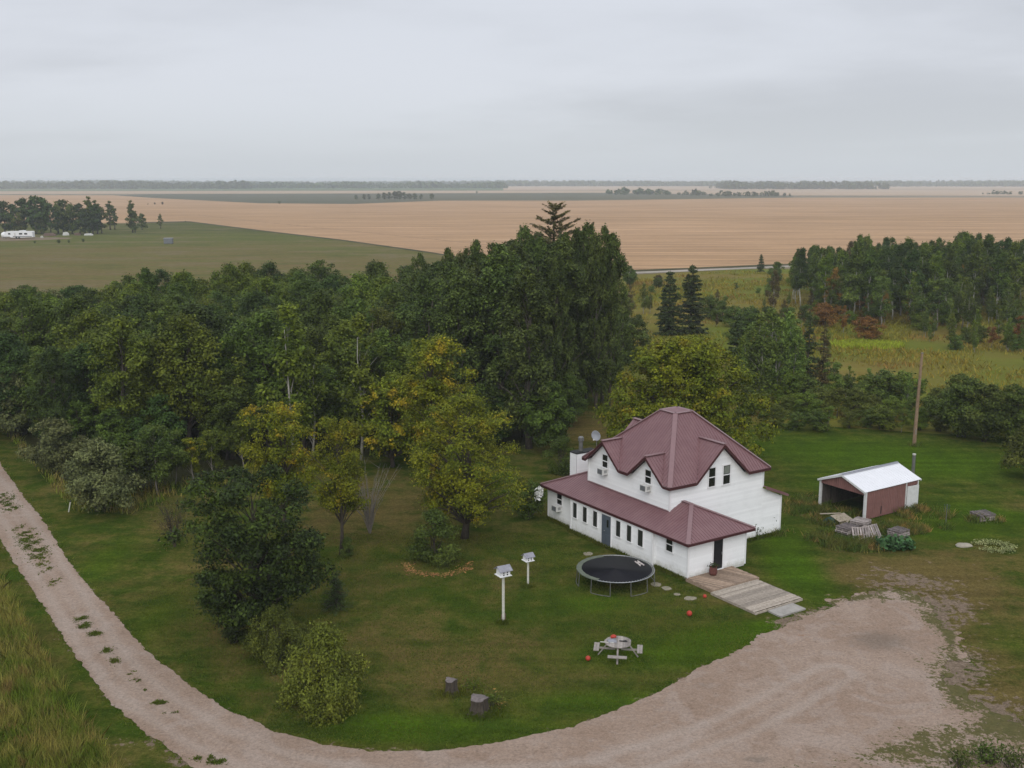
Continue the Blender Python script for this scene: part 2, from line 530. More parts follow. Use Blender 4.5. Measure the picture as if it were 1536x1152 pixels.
def conifer(name, h, r, base, seed, crown_m, bark_m, levels=26, per=7, dens=34, leaf=0.26, sparse=0.0, shape=1.0, up=0.0):
    rng = np.random.default_rng(seed)
    mb = MB()
    mb.tube([(0, 0, -0.05), (0.05, 0, h * 0.5), (0, 0.03, h)], [h * 0.02, h * 0.012, 0.02], 6)
    Ps = []; Ax = []
    for i in range(levels):
        t = (i + rng.uniform(0, 0.6)) / levels
        z = base + (h - base) * t
        L = r * (1 - t) ** (0.85 * shape) * rng.uniform(0.75, 1.12) + 0.12
        if sparse and rng.uniform() < sparse:
            continue
        for k in range(per):
            a = rng.uniform(0, 2 * PI)
            l = L * rng.uniform(0.6, 1.15)
            d = np.array([math.cos(a), math.sin(a), up - 0.25 * (1 - t)])
            n = max(5, int(dens * l / r))
            u = rng.uniform(0.08, 1, n) ** 0.8
            side = np.array([-math.sin(a), math.cos(a), 0])
            P = np.array([0, 0, z]) + d * (u * l)[:, None] + np.array([0, 0, 0.18 * l]) * (u ** 2)[:, None]
            P = P + side * (rng.normal(0, 0.13, n) * l * (1.1 - u))[:, None] + rng.normal(0, 0.04, (n, 3))
            P[:, 2] -= np.abs(rng.normal(0, 0.06, n))
            Ps.append(P)
            Ax.append(np.tile(d, (n, 1)) + side * rng.normal(0, 0.5, (n, 1)))
            if k % 2 == 0:
                e = np.array([0, 0, z]) + d * l * 0.85 + np.array([0, 0, 0.14 * l])
                mb.tube([(0, 0, z), tuple(e)], [0.035, 0.01], 4, cap=False)
    P = np.concatenate(Ps); A = np.concatenate(Ax)
    P[:, 2] = np.maximum(P[:, 2], 0.05)
    Nn = np.array([0, 0, 0.8]) + rng.normal(size=P.shape) * 0.45 + unit(P * np.array([1, 1, 0]) + 1e-6) * 0.3
    crown = leaf_mesh(name + '_crown', leaf_verts(P, Nn, leaf, rng, aspect=0.32, droop=0.12, axis=A), crown_m)
    return mb.mesh(name + '_trunk', bark_m, True), crown

def bare_twigs(name, h, r, seed, bark_m, n=26):
    rng = np.random.default_rng(seed)
    mb = MB()
    for k in range(n):
        a = rng.uniform(0, 2 * PI); l = r * rng.uniform(0.3, 1)
        hz = h * rng.uniform(0.5, 1)
        p = Vector((math.cos(a) * l * 0.3, math.sin(a) * l * 0.3, hz * 0.5))
        q = Vector((math.cos(a) * l, math.sin(a) * l, hz))
        mb.tube([(0.04 * math.cos(a), 0.04 * math.sin(a), 0), p, q], [0.03, 0.018, 0.006], 4, cap=False)
        for j in range(4):
            s = p.lerp(q, rng.uniform(0, 0.9))
            e = s + Vector(rng.normal(0, 0.25, 3)) + Vector((0, 0, 0.3))
            mb.tube([s, e], [0.012, 0.004], 3, cap=False)
    return mb

PROTO_H = {}
def reg(key, meshes, h):
    PROTO_H[key] = (meshes, h)

def plant(key, x, y, h, label, cat='tree', group=None, name='tree', mat=None, wide=1.0, rz=None, z=0.0, bmat=None):
    (tm, cm), ph = PROTO_H[key]
    s = h / ph
    o = link(name, None, None, (x, y, z), random.uniform(0, 2 * PI) if rz is None else rz)
    o.scale = (s * wide, s * wide, s)
    tag(o, label, cat, group)
    t = link('trunk' if cat != 'shrub' else 'stem', tm, o)
    if bmat is not None:
        t.material_slots[0].link = 'OBJECT'; t.material_slots[0].material = bmat
    c = link('crown' if cat != 'shrub' else 'foliage', cm, o)
    if mat is not None:
        c.material_slots[0].link = 'OBJECT'; c.material_slots[0].material = mat
    return o

# ---------------------------------------------------------------- ground fields
def hash2(ix, iy, seed):
    h = np.sin(ix * 127.1 + iy * 311.7 + seed * 74.7) * 43758.5453
    return h - np.floor(h)

def vnoise(x, y, seed=0):
    ix = np.floor(x); iy = np.floor(y)
    fx = x - ix; fy = y - iy
    fx = fx * fx * (3 - 2 * fx); fy = fy * fy * (3 - 2 * fy)
    a = hash2(ix, iy, seed); b = hash2(ix + 1, iy, seed); c = hash2(ix, iy + 1, seed); d = hash2(ix + 1, iy + 1, seed)
    return (a * (1 - fx) + b * fx) * (1 - fy) + (c * (1 - fx) + d * fx) * fy

def fbm(x, y, sc, octv=4, seed=0):
    s = 0; a = 1; t = 0
    for i in range(octv):
        s = s + a * (vnoise(x * sc, y * sc, seed + i * 13) - 0.5); t += a
        a *= 0.55; sc *= 2.03
    return s / t * 2

def sd_poly(X, Y, poly):
    """signed distance to a polygon, negative inside"""
    P = np.asarray(poly, float)
    d = np.full(X.shape, 1e18)
    inside = np.zeros(X.shape, bool)
    n = len(P)
    for i in range(n):
        ax, ay = P[i]; bx, by = P[(i + 1) % n]
        ex, ey = bx - ax, by - ay
        wx, wy = X - ax, Y - ay
        t = np.clip((wx * ex + wy * ey) / (ex * ex + ey * ey + 1e-12), 0, 1)
        d = np.minimum(d, (wx - ex * t) ** 2 + (wy - ey * t) ** 2)
        c = ((ay > Y) != (by > Y)) & (X < (bx - ax) * (Y - ay) / (by - ay + 1e-12) + ax)
        inside ^= c
    d = np.sqrt(d)
    return np.where(inside, -d, d)

def field_mesh(name, f, x0, x1, y0, y1, res, mat, z, attrs=None):
    """sheet of the region f(x, y) < 0, its edge cut exactly where f = 0"""
    nx = int(math.ceil((x1 - x0) / res)) + 1; ny = int(math.ceil((y1 - y0) / res)) + 1
    xs = x0 + np.arange(nx) * res; ys = y0 + np.arange(ny) * res
    X, Y = np.meshgrid(xs, ys)
    Fv = f(X, Y)
    ins = Fv < 0
    cnt = ins[:-1, :-1].astype(int) + ins[:-1, 1:] + ins[1:, 1:] + ins[1:, :-1]
    vid = np.arange(nx * ny).reshape(ny, nx)
    fj, fi = np.where(cnt == 4)
    quads = np.stack([vid[fj, fi], vid[fj, fi + 1], vid[fj + 1, fi + 1], vid[fj + 1, fi]], 1)
    verts = [np.stack([X.ravel(), Y.ravel()], 1)]
    extra = []; faces = [quads.ravel()]; tot = [np.full(len(quads), 4)]
    base = nx * ny
    pj, pi = np.where((cnt > 0) & (cnt < 4))
    cache = {}
    ef = []; et = []
    for j, i in zip(pj.tolist(), pi.tolist()):
        cs = [(j, i), (j, i + 1), (j + 1, i + 1), (j + 1, i)]
        face = []
        for k in range(4):
            a = cs[k]; b = cs[(k + 1) % 4]
            fa, fb = Fv[a], Fv[b]
            if fa < 0:
                face.append(int(vid[a]))
            if (fa < 0) != (fb < 0):
                key = (a, b) if a < b else (b, a)
                if key not in cache:
                    t = fa / (fa - fb)
                    cache[key] = base + len(extra)
                    extra.append((X[a] + (X[b] - X[a]) * t, Y[a] + (Y[b] - Y[a]) * t))
                face.append(cache[key])
        if len(face) >= 3:
            ef += face; et.append(len(face))
    V = verts[0]
    if extra:
        V = np.concatenate([V, np.array(extra)])
    ff = np.concatenate([faces[0], np.array(ef, dtype=int)]) if ef else faces[0]
    tt = np.concatenate([tot[0], np.array(et, dtype=int)]) if et else tot[0]
    used, inv = np.unique(ff, return_inverse=True)
    V = V[used]
    V3 = np.concatenate([V, np.full((len(V), 1), z)], 1)
    me = np_mesh(name, V3, inv, tt, mat)
    for an, fn in (attrs or {}).items():
        at = me.attributes.new(an, 'FLOAT', 'POINT')
        at.data.foreach_set('value', fn(V[:, 0], V[:, 1]).astype(np.float32))
    return link(name, me)

def gauss_sum(x, y, items):
    """soft patches; items: (px, py, radius across, radius in depth, amount)"""
    s = np.zeros(np.shape(x))
    for px, py, a, b, w in items:
        cx, cy = G(px, py)
        s += w * np.exp(-(((x - cx) / a) ** 2 + ((y - cy) / b) ** 2))
    return s

def attr(nt, name):
    a = nt.nodes.new('ShaderNodeAttribute')
    a.attribute_name = name
    return a.outputs['Fac']

PTS = lambda L: [G(*p) for p in L]
# gravel lane sweeping round into the yard
drive_poly = PTS([(-60, 590), (0, 694), (31, 740), (62, 776), (103, 843), (164, 915), (221, 976), (277, 1022), (334, 1061), (411, 1097), (488, 1118),
                  (560, 1127), (640, 1128), (720, 1118), (790, 1106), (860, 1090), (944, 1057), (996, 1034), (1060, 998), (1115, 973), (1165, 944),
                  (1190, 925), (1223, 917), (1252, 903), (1289, 896), (1330, 884), (1370, 892), (1413, 915), (1425, 957), (1432, 990), (1425, 1020),
                  (1445, 1040), (1490, 1066), (1560, 1110), (1640, 1160), (1600, 1500), (700, 1700), (330, 1180), (288, 1152), (267, 1133), (221, 1100), (170, 1058), (103, 971), (51, 889), (0, 812), (-60, 720)])
def drive_f(X, Y):
    d = sd_poly(X, Y, drive_poly)
    east = 1 / (1 + np.exp(-(X - 13.5) / 1.5)) * (1 / (1 + np.exp(-(X * 0.5 + 44 - Y + 8) / 2.0)) * 0 + 1)
    amp = 0.14 + 1.7 * east * np.exp(-((Y - 50) / 12) ** 2)
    return d + fbm(X, Y, 1.1, 5, 3) * amp + fbm(X, Y, 4.5, 2, 9) * 0.10

tall_poly = PTS([(-80, 760), (0, 858), (28, 905), (60, 965), (95, 1030), (130, 1085), (165, 1130), (195, 1165), (160, 1350), (-200, 1400), (-300, 900)])

wood_poly = PTS([(-90, 560), (0, 645), (50, 700), (110, 742), (200, 742), (300, 722), (380, 700), (470, 688), (560, 688), (640, 684), (700, 676), (800, 676), (835, 655), (855, 615), (878, 585), (895, 545)]) + \
    [(11.5, 140), (8, 150), (-20, 156), (-60, 150), (-95, 132), (-110, 118)]
house_o = G(1031, 871)

DRY = [(610, 950, 3.2, 3.5, .75), (700, 990, 4, 2.2, .55), (560, 880, 3, 3, .4), (740, 858, 2.2, 1.6, .5), (470, 790, 3.5, 5, .4), (620, 760, 4, 6, .55), (330, 840, 2.4, 4, .5), (250, 780, 3, 4, .5), (430, 1020, 1.2, 3, .5),
       (640, 1030, 1.5, 1.0, .7), (350, 940, 1.4, 3, .5), (880, 640, 4, 7, .9), (870, 690, 4, 4, .3), (1300, 860, 3.5, 2.5, .9), (1400, 850, 4.5, 3, .8), (1480, 900, 5, 4, .5), (1420, 880, 2.5, 3, .9), (1450, 960, 1.6, 5, .6), (1500, 1060, 2.5, 2.5, .6), (1450, 830, 4, 1.5, .45),
       (1530, 760, 2, 1.5, .8), (760, 880, 1.2, .8, .8), (1500, 1030, 4, 3, .3), (560, 730, 3, 4, .5), (520, 760, 2.5, 3, .5), (780, 960, 1.6, 1.6, .5), (100, 720, 1.2, 5, .4), (800, 1030, 4, 1.5, .25)]
LUSH = [(890, 905, 2.6, 1.6, 1.0), (1010, 980, 6, 2.2, .8), (1200, 860, 2.2, 4.5, 1.0), (1170, 800, 2.5, 5, .6), (1110, 950, 3, 1.4, 1.0), (700, 1095, 5, 1.3, .8), (560, 1085, 3, 1.5, .6), (900, 1050, 5, 1.4, .7), (160, 840, 1.8, 7, .6), (230, 930, 1.4, 5, .5),
        (1230, 670, 14, 8, .6), (1420, 700, 10, 7, .55), (1480, 780, 6, 4, .6), (1400, 800, 4, 3, .5), (1500, 960, 3, 2.5, .45), (1450, 760, 5, 3, .4), (1180, 940, 2, 1.2, .7), (820, 830, 3, 3, .3), (1240, 730, 3, 4, .5)]
SOIL = [(1370, 872, 2.6, 1.4, .55), (1430, 905, 1.8, 2.2, .5), (1450, 1000, 1.4, 2.2, .6), (1330, 855, 1.6, 1.2, .45), (1400, 842, 2.0, .8, .45), (1480, 1075, 2, 1.5, .6), (1480, 868, 2.2, .7, .45), (1180, 932, 1.0, .6, .8), (1500, 850, 2, .6, .3),
        (205, 1110, 1.6, .8, .5), (240, 1145, 1.6, .8, .5)]

def a_dry(x, y):
    return gauss_sum(x, y, DRY)
def a_lush(x, y):
    return gauss_sum(x, y, LUSH)
def a_soil(x, y):
    d = sd_poly(x, y, drive_poly)
    return 1.0 * gauss_sum(x, y, SOIL) + 0.42 * np.exp(-(np.maximum(d, 0) / 3.2) ** 2) / (1 + np.exp(-(x - 15) / 1.2)) + 0.55 * np.exp(-(np.maximum(d, 0) / 0.22) ** 2)
def a_duff(x, y):
    return 1 / (1 + np.exp((sd_poly(x, y, wood_poly) + 0.6) / 0.7))

def lawn_mat():
    m, nt, out = new_mat('lawn')
    v = coords(nt)
    sv = coords(nt, 'Object', (0.55, 1.0, 1.0))
    big = noise(nt, sv, 0.10, 5, 0.6, 0.4)
    mid = noise(nt, v, 0.55, 5, 0.65, 0.2)
    fine = noise(nt, v, 3.0, 6, 0.85)
    vfine = noise(nt, v, 9.0, 3, 0.85)
    g = mixc(nt, mrange(nt, mid, 0.35, 0.68), (0.036, 0.062, 0.007), (0.062, 0.084, 0.009))
    lush = mrange(nt, math_(nt, 'ADD', math_(nt, 'ADD', attr(nt, 'lush'), math_(nt, 'MULTIPLY', math_(nt, 'SUBTRACT', big, 0.5), 1.2)), math_(nt, 'MULTIPLY', math_(nt, 'SUBTRACT', mid, 0.5), 1.3)), 0.1, 1.25)
    g = mixc(nt, math_(nt, 'MULTIPLY', lush, 0.85), g, (0.054, 0.104, 0.006))
    dryf = math_(nt, 'SUBTRACT', attr(nt, 'dry'), math_(nt, 'MULTIPLY', lush, 1.0))
    dryf = math_(nt, 'ADD', dryf, math_(nt, 'MULTIPLY', math_(nt, 'SUBTRACT', mid, 0.5), 3.0))
    dryf = math_(nt, 'ADD', dryf, math_(nt, 'MULTIPLY', math_(nt, 'SUBTRACT', big, 0.5), 1.5))
    dryf = math_(nt, 'ADD', dryf, math_(nt, 'MULTIPLY', math_(nt, 'SUBTRACT', fine, 0.5), 0.8))
    g = mixc(nt, mrange(nt, dryf, -0.45, 1.0, 0, 0.9), g, (0.122, 0.090, 0.032))
    mpp = nt.nodes.new('ShaderNodeMapping'); mpp.inputs['Rotation'].default_value = (0, 0, -0.55); mpp.inputs['Scale'].default_value = (0.06, 1, 1); lk(nt, v, mpp.inputs[0])
    ms = noise(nt, mpp.outputs[0], 0.9, 2, 0.5)
    g = mixc(nt, 1.0, g, mrange_col(nt, ms, 0.35, 0.65, 0.86, 1.14), 'MULTIPLY')
    duff = mrange(nt, math_(nt, 'ADD', attr(nt, 'duff'), math_(nt, 'MULTIPLY', math_(nt, 'SUBTRACT', mid, 0.5), 0.7)), 0.3, 0.8)
    g = mixc(nt, duff, g, (0.040, 0.042, 0.018))
    soil = math_(nt, 'ADD', attr(nt, 'soil'), math_(nt, 'MULTIPLY', math_(nt, 'SUBTRACT', noise(nt, v, 2.2, 5, 0.75), 0.5), 2.6))
    soil = math_(nt, 'ADD', soil, math_(nt, 'MULTIPLY', math_(nt, 'SUBTRACT', mid, 0.5), 1.6))
    dirt = mixc(nt, fine, (0.12, 0.085, 0.055), (0.25, 0.195, 0.15))
    g = mixc(nt, mrange(nt, soil, 0.62, 0.82), g, dirt)
    # browned ring around bare soil
    tex = math_(nt, 'ADD', math_(nt, 'MULTIPLY', fine, 0.9), math_(nt, 'MULTIPLY', vfine, 0.9))
    col = mixc(nt, 1.0, g, mrange_col(nt, tex, 0.62, 1.18, 0.40, 1.66), 'MULTIPLY')
    principled(nt, out, col, 1.0, 0, bump(nt, tex, 0.8, 0.10), 0.0)
    return m

def mrange_col(nt, v, a, b, c, d):
    f = mrange(nt, v, a, b, c, d, False)
    cc = nt.nodes.new('ShaderNodeCombineColor')
    for i in range(3):
        lk(nt, f, cc.inputs[i])
    return cc.outputs[0]

def gravel_mat():
    m, nt, out = new_mat('gravel')
    v = coords(nt)
    big = noise(nt, v, 0.22, 4, 0.6, 0.3)
    mid = noise(nt, v, 1.4, 5, 0.7)
    fine = noise(nt, v, 6.0, 6, 0.85)
    c = mixc(nt, mrange(nt, big, 0.35, 0.65), (0.262, 0.188, 0.140), (0.305, 0.230, 0.180))
    c = mixc(nt, mrange(nt, mid, 0.50, 0.72, 0, 0.5), c, (0.33, 0.27, 0.23))
    c = mixc(nt, mrange(nt, mid, 0.46, 0.28, 0, 0.6), c, (0.175, 0.125, 0.092))
    sp = mrange(nt, noise(nt, v, 3.4, 3, 0.6), 0.67, 0.74, 0, 0.8)
    c = mixc(nt, sp, c, (0.085, 0.070, 0.050))
    tr = noise(nt, coords(nt, 'Object', (1, 1, 1)), 0.35, 3, 0.5, 1.5)
    c = mixc(nt, mrange(nt, tr, 0.52, 0.60, 0, 0.35), c, (0.34, 0.28, 0.24))
    rut = attr(nt, 'rut')
    c = mixc(nt, math_(nt, 'MULTIPLY', rut, 0.5), c, (0.36, 0.30, 0.255))
    damp = mrange(nt, math_(nt, 'ADD', attr(nt, 'damp'), math_(nt, 'MULTIPLY', math_(nt, 'SUBTRACT', mid, 0.5), 0.8)), 0.25, 0.9, 0, 0.6)
    c = mixc(nt, damp, c, (0.155, 0.125, 0.10))
    gr = math_(nt, 'ADD', math_(nt, 'MULTIPLY', attr(nt, 'green'), 1.25), math_(nt, 'MULTIPLY', math_(nt, 'SUBTRACT', mid, 0.5), 1.5))
    gr = math_(nt, 'ADD', gr, math_(nt, 'MULTIPLY', math_(nt, 'SUBTRACT', noise(nt, v, 4.0, 4, 0.8), 0.5), 1.9))
    gcol = mixc(nt, noise(nt, v, 2.3, 3), (0.060, 0.068, 0.018), (0.13, 0.105, 0.045))
    c = mixc(nt, mrange(nt, gr, 0.55, 0.72), c, gcol)
    rust = mrange(nt, math_(nt, 'ADD', attr(nt, 'rust'), math_(nt, 'MULTIPLY', math_(nt, 'SUBTRACT', noise(nt, v, 3.0, 4, .7), 0.5), 1.8)), 0.6, 0.95, 0, 0.7)
    c = mixc(nt, rust, c, (0.24, 0.12, 0.055))
    vor = nt.nodes.new('ShaderNodeTexVoronoi')
    vor.inputs['Scale'].default_value = 14.0
    lk(nt, v, vor.inputs['Vector'])
    hs = nt.nodes.new('ShaderNodeSeparateColor')
    lk(nt, vor.outputs['Color'], hs.inputs[0])
    st = math_(nt, 'ADD', math_(nt, 'MULTIPLY', fine, 0.95), math_(nt, 'MULTIPLY', hs.outputs[0], 0.14))
    col = mixc(nt, 1.0, c, mrange_col(nt, st, 0.35, 0.75, 0.70, 1.24), 'MULTIPLY')
    principled(nt, out, col, 0.95, 0, bump(nt, math_(nt, 'ADD', fine, math_(nt, 'MULTIPLY', mid, 1.2)), 0.5, 0.06), 0.1)
    return m

lane_mid = PTS([(-60, 655), (0, 745), (40, 800), (72, 850), (110, 910), (150, 970), (190, 1020), (240, 1060), (310, 1105), (420, 1150), (600, 1180), (900, 1160), (1100, 1090), (1250, 1010)])
def line_d(x, y, L):
    d = np.full(np.shape(x), 1e9)
    for (ax, ay), (bx, by) in zip(L[:-1], L[1:]):
        ex, ey = bx - ax, by - ay
        t = np.clip(((x - ax) * ex + (y - ay) * ey) / (ex * ex + ey * ey), 0, 1)
        d = np.minimum(d, np.hypot(x - ax - ex * t, y - ay - ey * t))
    return d
def a_rut(x, y):
    d = line_d(x, y, lane_mid)
    n = fbm(x, y, 0.5, 3, 5)
    return np.clip(np.exp(-((d - 0.85) / 0.32) ** 2) + 0.5 * np.exp(-(d / 0.2) ** 2) + 0.3 * n, 0, 1)
GREEN = [(1180, 1150, 3, .8, .3), (1500, 1090, 2.0, 1.2, .45), (1470, 1140, 4.5, 1.6, .55), (1400, 1100, 2.6, 1.2, .5), (1330, 1130, 3, 1.3, .35), (1360, 990, 2.4, 1.8, .32), (1430, 1040, 1.2, 1.6, .4), (1300, 930, 1.5, 1.0, .1), (1400, 930, 1.2, 1.8, .45), (1370, 1060, 2.4, .8, .35),
         (1240, 1010, 1.2, .8, .2), (1340, 900, 1.6, 1.0, .35)]
def a_green(x, y):
    d = sd_poly(x, y, drive_poly)
    return gauss_sum(x, y, GREEN) + 0.30 * np.exp(-(d / 0.28) ** 2) + 0.42 * np.exp(-(d / 1.4) ** 2) / (1 + np.exp(-(x - 15) / 1.2)) - 0.10
def a_damp(x, y):
    return gauss_sum(x, y, [(1320, 962, 2.0, 1.6, .9), (1060, 1030, 1.0, .6, .5), (1135, 1140, .9, .35, .8), (1370, 1040, 2.0, .8, .35), (1260, 1060, 3, .8, .2), (250, 945, .8, .5, .9), (150, 905, .5, .6, .3)])
def a_rust(x, y):
    return gauss_sum(x, y, [(1200, 955, 2.4, .7, .6), (1110, 985, 1.6, .6, .45), (800, 1112, 3, .5, .3), (1180, 935, 1, .5, .4)])

M['lawn'] = lawn_mat()
M['gravel'] = gravel_mat()

lawn = struct(field_mesh('lawn', lambda X, Y: sd_poly(X, Y, [(-120, 22), (120, 22), (120, 104), (60, 106), (38, 104), (30, 108), (20, 112), (20, 160), (-120, 160)]),
                         -120, 120, 22, 160, 0.5, M['lawn'], 0.0, {'dry': a_dry, 'lush': a_lush, 'soil': a_soil, 'duff': a_duff}))
drive = struct(field_mesh('driveway', drive_f, -50, 42, 22, 125, 0.12, M['gravel'], 0.02,
                          {'rut': a_rut, 'green': a_green, 'damp': a_damp, 'rust': a_rust}))

def land_mat(name, c1, c2, s1=0.02, s2=0.15, stretch=(1, 1, 1), rot=0.0, c3=None, fine=1.2, bs=0.3):
    m, nt, out = new_mat(name)
    t = nt.nodes.new('ShaderNodeTexCoord').outputs['Object']
    mp = nt.nodes.new('ShaderNodeMapping')
    mp.inputs['Scale'].default_value = stretch
    mp.inputs['Rotation'].default_value = (0, 0, rot)
    lk(nt, t, mp.inputs['Vector'])
    v = mp.outputs['Vector']
    a = noise(nt, v, s1, 6, 0.6, 0.3)
    b = noise(nt, v, s2, 5, 0.65)
    c = mixc(nt, mrange(nt, a, 0.38, 0.62), c1, c2)
    if c3:
        c = mixc(nt, mrange(nt, b, 0.55, 0.72, 0, 0.8), c, c3)
    f = noise(nt, t, fine, 4, 0.8)
    col = mixc(nt, 1.0, c, mrange_col(nt, math_(nt, 'ADD', math_(nt, 'MULTIPLY', b, 0.5), math_(nt, 'MULTIPLY', f, 0.5)), 0.3, 0.7, 0.78, 1.2), 'MULTIPLY')
    principled(nt, out, col, 1.0, 0, bump(nt, f, bs, 0.2), 0.05)
    return m

M['land'] = land_mat('far_land', (0.22, 0.17, 0.12), (0.15, 0.14, 0.09), 0.0012, 0.01, (0.4, 1, 1))
M['mown'] = land_mat('mown_grass', (0.082, 0.098, 0.032), (0.135, 0.108, 0.062), 0.014, 0.05, (1, 1, 1), 0.5, (0.10, 0.125, 0.035), 0.8)
M['wheat'] = land_mat('ripe_wheat', (0.385, 0.245, 0.140), (0.34, 0.215, 0.118), 0.004, 0.07, (0.12, 2.2, 1), -0.10, (0.42, 0.28, 0.168), 0.4)
M['darkfield'] = land_mat('dark_field', (0.075, 0.080, 0.050), (0.095, 0.095, 0.058), 0.002, 0.02, (0.3, 1, 1))
M['palefield'] = land_mat('pale_field', (0.40, 0.30, 0.21), (0.36, 0.27, 0.18), 0.002, 0.02, (0.3, 1, 1))
M['greenfield'] = land_mat('green_field', (0.09, 0.13, 0.06), (0.12, 0.14, 0.07), 0.002, 0.02, (0.3, 1, 1))
M['meadow'] = land_mat('meadow', (0.115, 0.135, 0.018), (0.160, 0.125, 0.030), 0.035, 0.16, (0.7, 1, 1), 0.2, (0.150, 0.150, 0.030), 1.5, 0.8)
M['margin'] = land_mat('weedy_margin', (0.045, 0.05, 0.025), (0.085, 0.070, 0.035), 0.1, 0.4)
M['farroad'] = land_mat('pale_gravel_road', (0.30, 0.27, 0.22), (0.36, 0.32, 0.27), 0.05, 0.3)

def wheat_lines(m):
    nt = m.node_tree
    p = [n for n in nt.nodes if n.type == 'BSDF_PRINCIPLED'][0]
    src = p.inputs['Base Color'].links[0].from_socket
    t = nt.nodes.new('ShaderNodeTexCoord').outputs['Object']
    for rot, sc, a in ((-0.62, 0.055, .84), (-0.10, 0.02, .92)):
        mp = nt.nodes.new('ShaderNodeMapping'); mp.inputs['Rotation'].default_value = (0, 0, rot); mp.inputs['Scale'].default_value = (.004, sc, 1); lk(nt, t, mp.inputs[0])
        n = noise(nt, mp.outputs[0], 3.0, 4, 0.75)
        src = mixc(nt, 1.0, src, mrange_col(nt, n, 0.4, 0.6, a, 2 - a), 'MULTIPLY')
    lk(nt, src, p.inputs['Base Color'])
wheat_lines(M['wheat'])
def flat(name, poly, z, mat):
    mb = MB()
    mb.add([(x, y, z) for x, y in poly], [tuple(range(len(poly)))])
    o = struct(mb.build(name, mat))
    if o.data.polygons[0].normal.z < 0:
        o.data.flip_normals()
    return o

flat('ground', [(-24000, -300), (24000, -300), (24000, 42000), (-24000, 42000)], -0.05, M['land'])
def mown_mat():
    m, nt, out = new_mat('mown_hay')
    t = coords(nt)
    sp = nt.nodes.new('ShaderNodeSeparateXYZ'); lk(nt, t, sp.inputs[0])
    n = noise(nt, coords(nt, 'Object', (0.5, 1, 1)), 0.02, 6, 0.65, .3)
    d = math_(nt, 'ADD', sp.outputs[1], math_(nt, 'MULTIPLY', math_(nt, 'SUBTRACT', n, 0.5), 420))
    mp = nt.nodes.new('ShaderNodeMapping'); mp.inputs['Rotation'].default_value = (0, 0, 0.62); mp.inputs['Scale'].default_value = (.05, 1, 1); lk(nt, t, mp.inputs[0])
    st = noise(nt, mp.outputs[0], 0.32, 3, 0.6)
    c = mixc(nt, mrange(nt, d, 330, 440), (0.140, 0.108, 0.048), (0.088, 0.100, 0.028))
    c = mixc(nt, mrange(nt, d, 455, 540), c, (0.066, 0.074, 0.028))
    c = mixc(nt, mrange(nt, st, 0.42, 0.60, 0, .8), c, (0.120, 0.122, 0.040))
    mo = noise(nt, coords(nt, 'Object', (0.6, 1, 1)), 0.055, 6, 0.7)
    c = mixc(nt, mrange(nt, mo, 0.50, 0.64, 0, .75), c, (0.158, 0.128, 0.072))
    c = mixc(nt, mrange(nt, mo, 0.46, 0.36, 0, .5), c, (0.075, 0.088, 0.028))
    c = mixc(nt, 1.0, c, mrange_col(nt, noise(nt, t, .5, 5, .8), 0.3, 0.7, 0.8, 1.2), 'MULTIPLY')
    principled(nt, out, c, 1.0, 0, None, 0.0)
    return m
M['mown'] = mown_mat()
flat('mown_field', PTS([(-200, 333), (210, 334), (283, 332), (400, 347), (512, 360), (640, 378), (700, 387), (800, 396), (925, 410)]) + [(20, 165), (18, 130), (-118, 112), (-260, 112)], 0.008, M['mown'])
flat('wheat_field', PTS([(-900, 335), (210, 335), (283, 333), (400, 347.5), (512, 360.5), (640, 378.5), (700, 388), (800, 398), (925, 408), (1010, 404), (1110, 399.5), (1250, 393), (1700, 380), (2600, 340),
                         (2600, 296), (1190, 296.5), (860, 301), (660, 301), (530, 306), (390, 305), (230, 297), (170, 293), (-900, 292)]), 0.03, M['wheat'])
flat('dark_field', PTS([(170, 293), (230, 297), (390, 305), (530, 306), (660, 301), (860, 301), (1190, 296.5), (1190, 293.5), (900, 289.5), (540, 290.5), (230, 291)]), 0.06, M['darkfield'])
flat('stubble_strip', PTS([(-600, 292), (230, 290.8), (540, 290.2), (900, 289.2), (1190, 293.3), (2600, 295), (2600, 286), (1345, 284.5), (1100, 285.2), (755, 286), (350, 286.5), (-600, 287.5)]), 0.10, M['palefield'])
flat('green_strip', PTS([(-600, 287.3), (350, 286.2), (755, 285.8), (755, 282), (-600, 282)]), 0.16, M['greenfield'])
flat('pale_far_strip', PTS([(755, 285.6), (1100, 285), (1345, 284.3), (2600, 285.6), (2600, 279), (755, 279.5)]), 0.2, M['palefield'])
flat('meadow', PTS([(905, 640), (935, 545), (930, 413), (1010, 409), (1110, 404), (1400, 400), (1900, 410), (2100, 640), (1536, 640), (1420, 652), (1160, 634), (1000, 655)]), 0.012, M['meadow'])
flat('far_gravel_road', PTS([(905, 413.2), (925, 412), (1010, 408.3), (1110, 404), (1250, 398.5), (1700, 386), (1700, 383), (1250, 395.6), (1110, 401.5), (1010, 405.6), (925, 409), (905, 410)]), 0.05, M['farroad'])
flat('road_margin', PTS([(905, 410), (925, 408.8), (1010, 405.3), (1110, 401.2), (1250, 395.4), (1250, 393), (1110, 398.7), (1010, 402.8), (925, 406), (905, 407.2)]), 0.056, M['margin'])
flat('field_edge', PTS([(283, 333.2), (400, 348), (512, 361.2), (640, 379.2), (700, 388.6), (700, 386.8), (640, 377.2), (512, 359.4), (400, 346.4), (283, 331.8), (205, 333.6), (205, 335)]), 0.045, M['margin'])
M['track'] = land_mat('field_track', (0.24, 0.155, 0.09), (0.29, 0.185, 0.11), 0.05, 0.3)
flat('field_track', PTS([(298, 322.9), (400, 334.0), (512, 345.3), (640, 358.4), (780, 372.5), (780, 371.8), (640, 357.8), (512, 344.8), (400, 333.5), (298, 322.5)]), 0.04, M['track'])
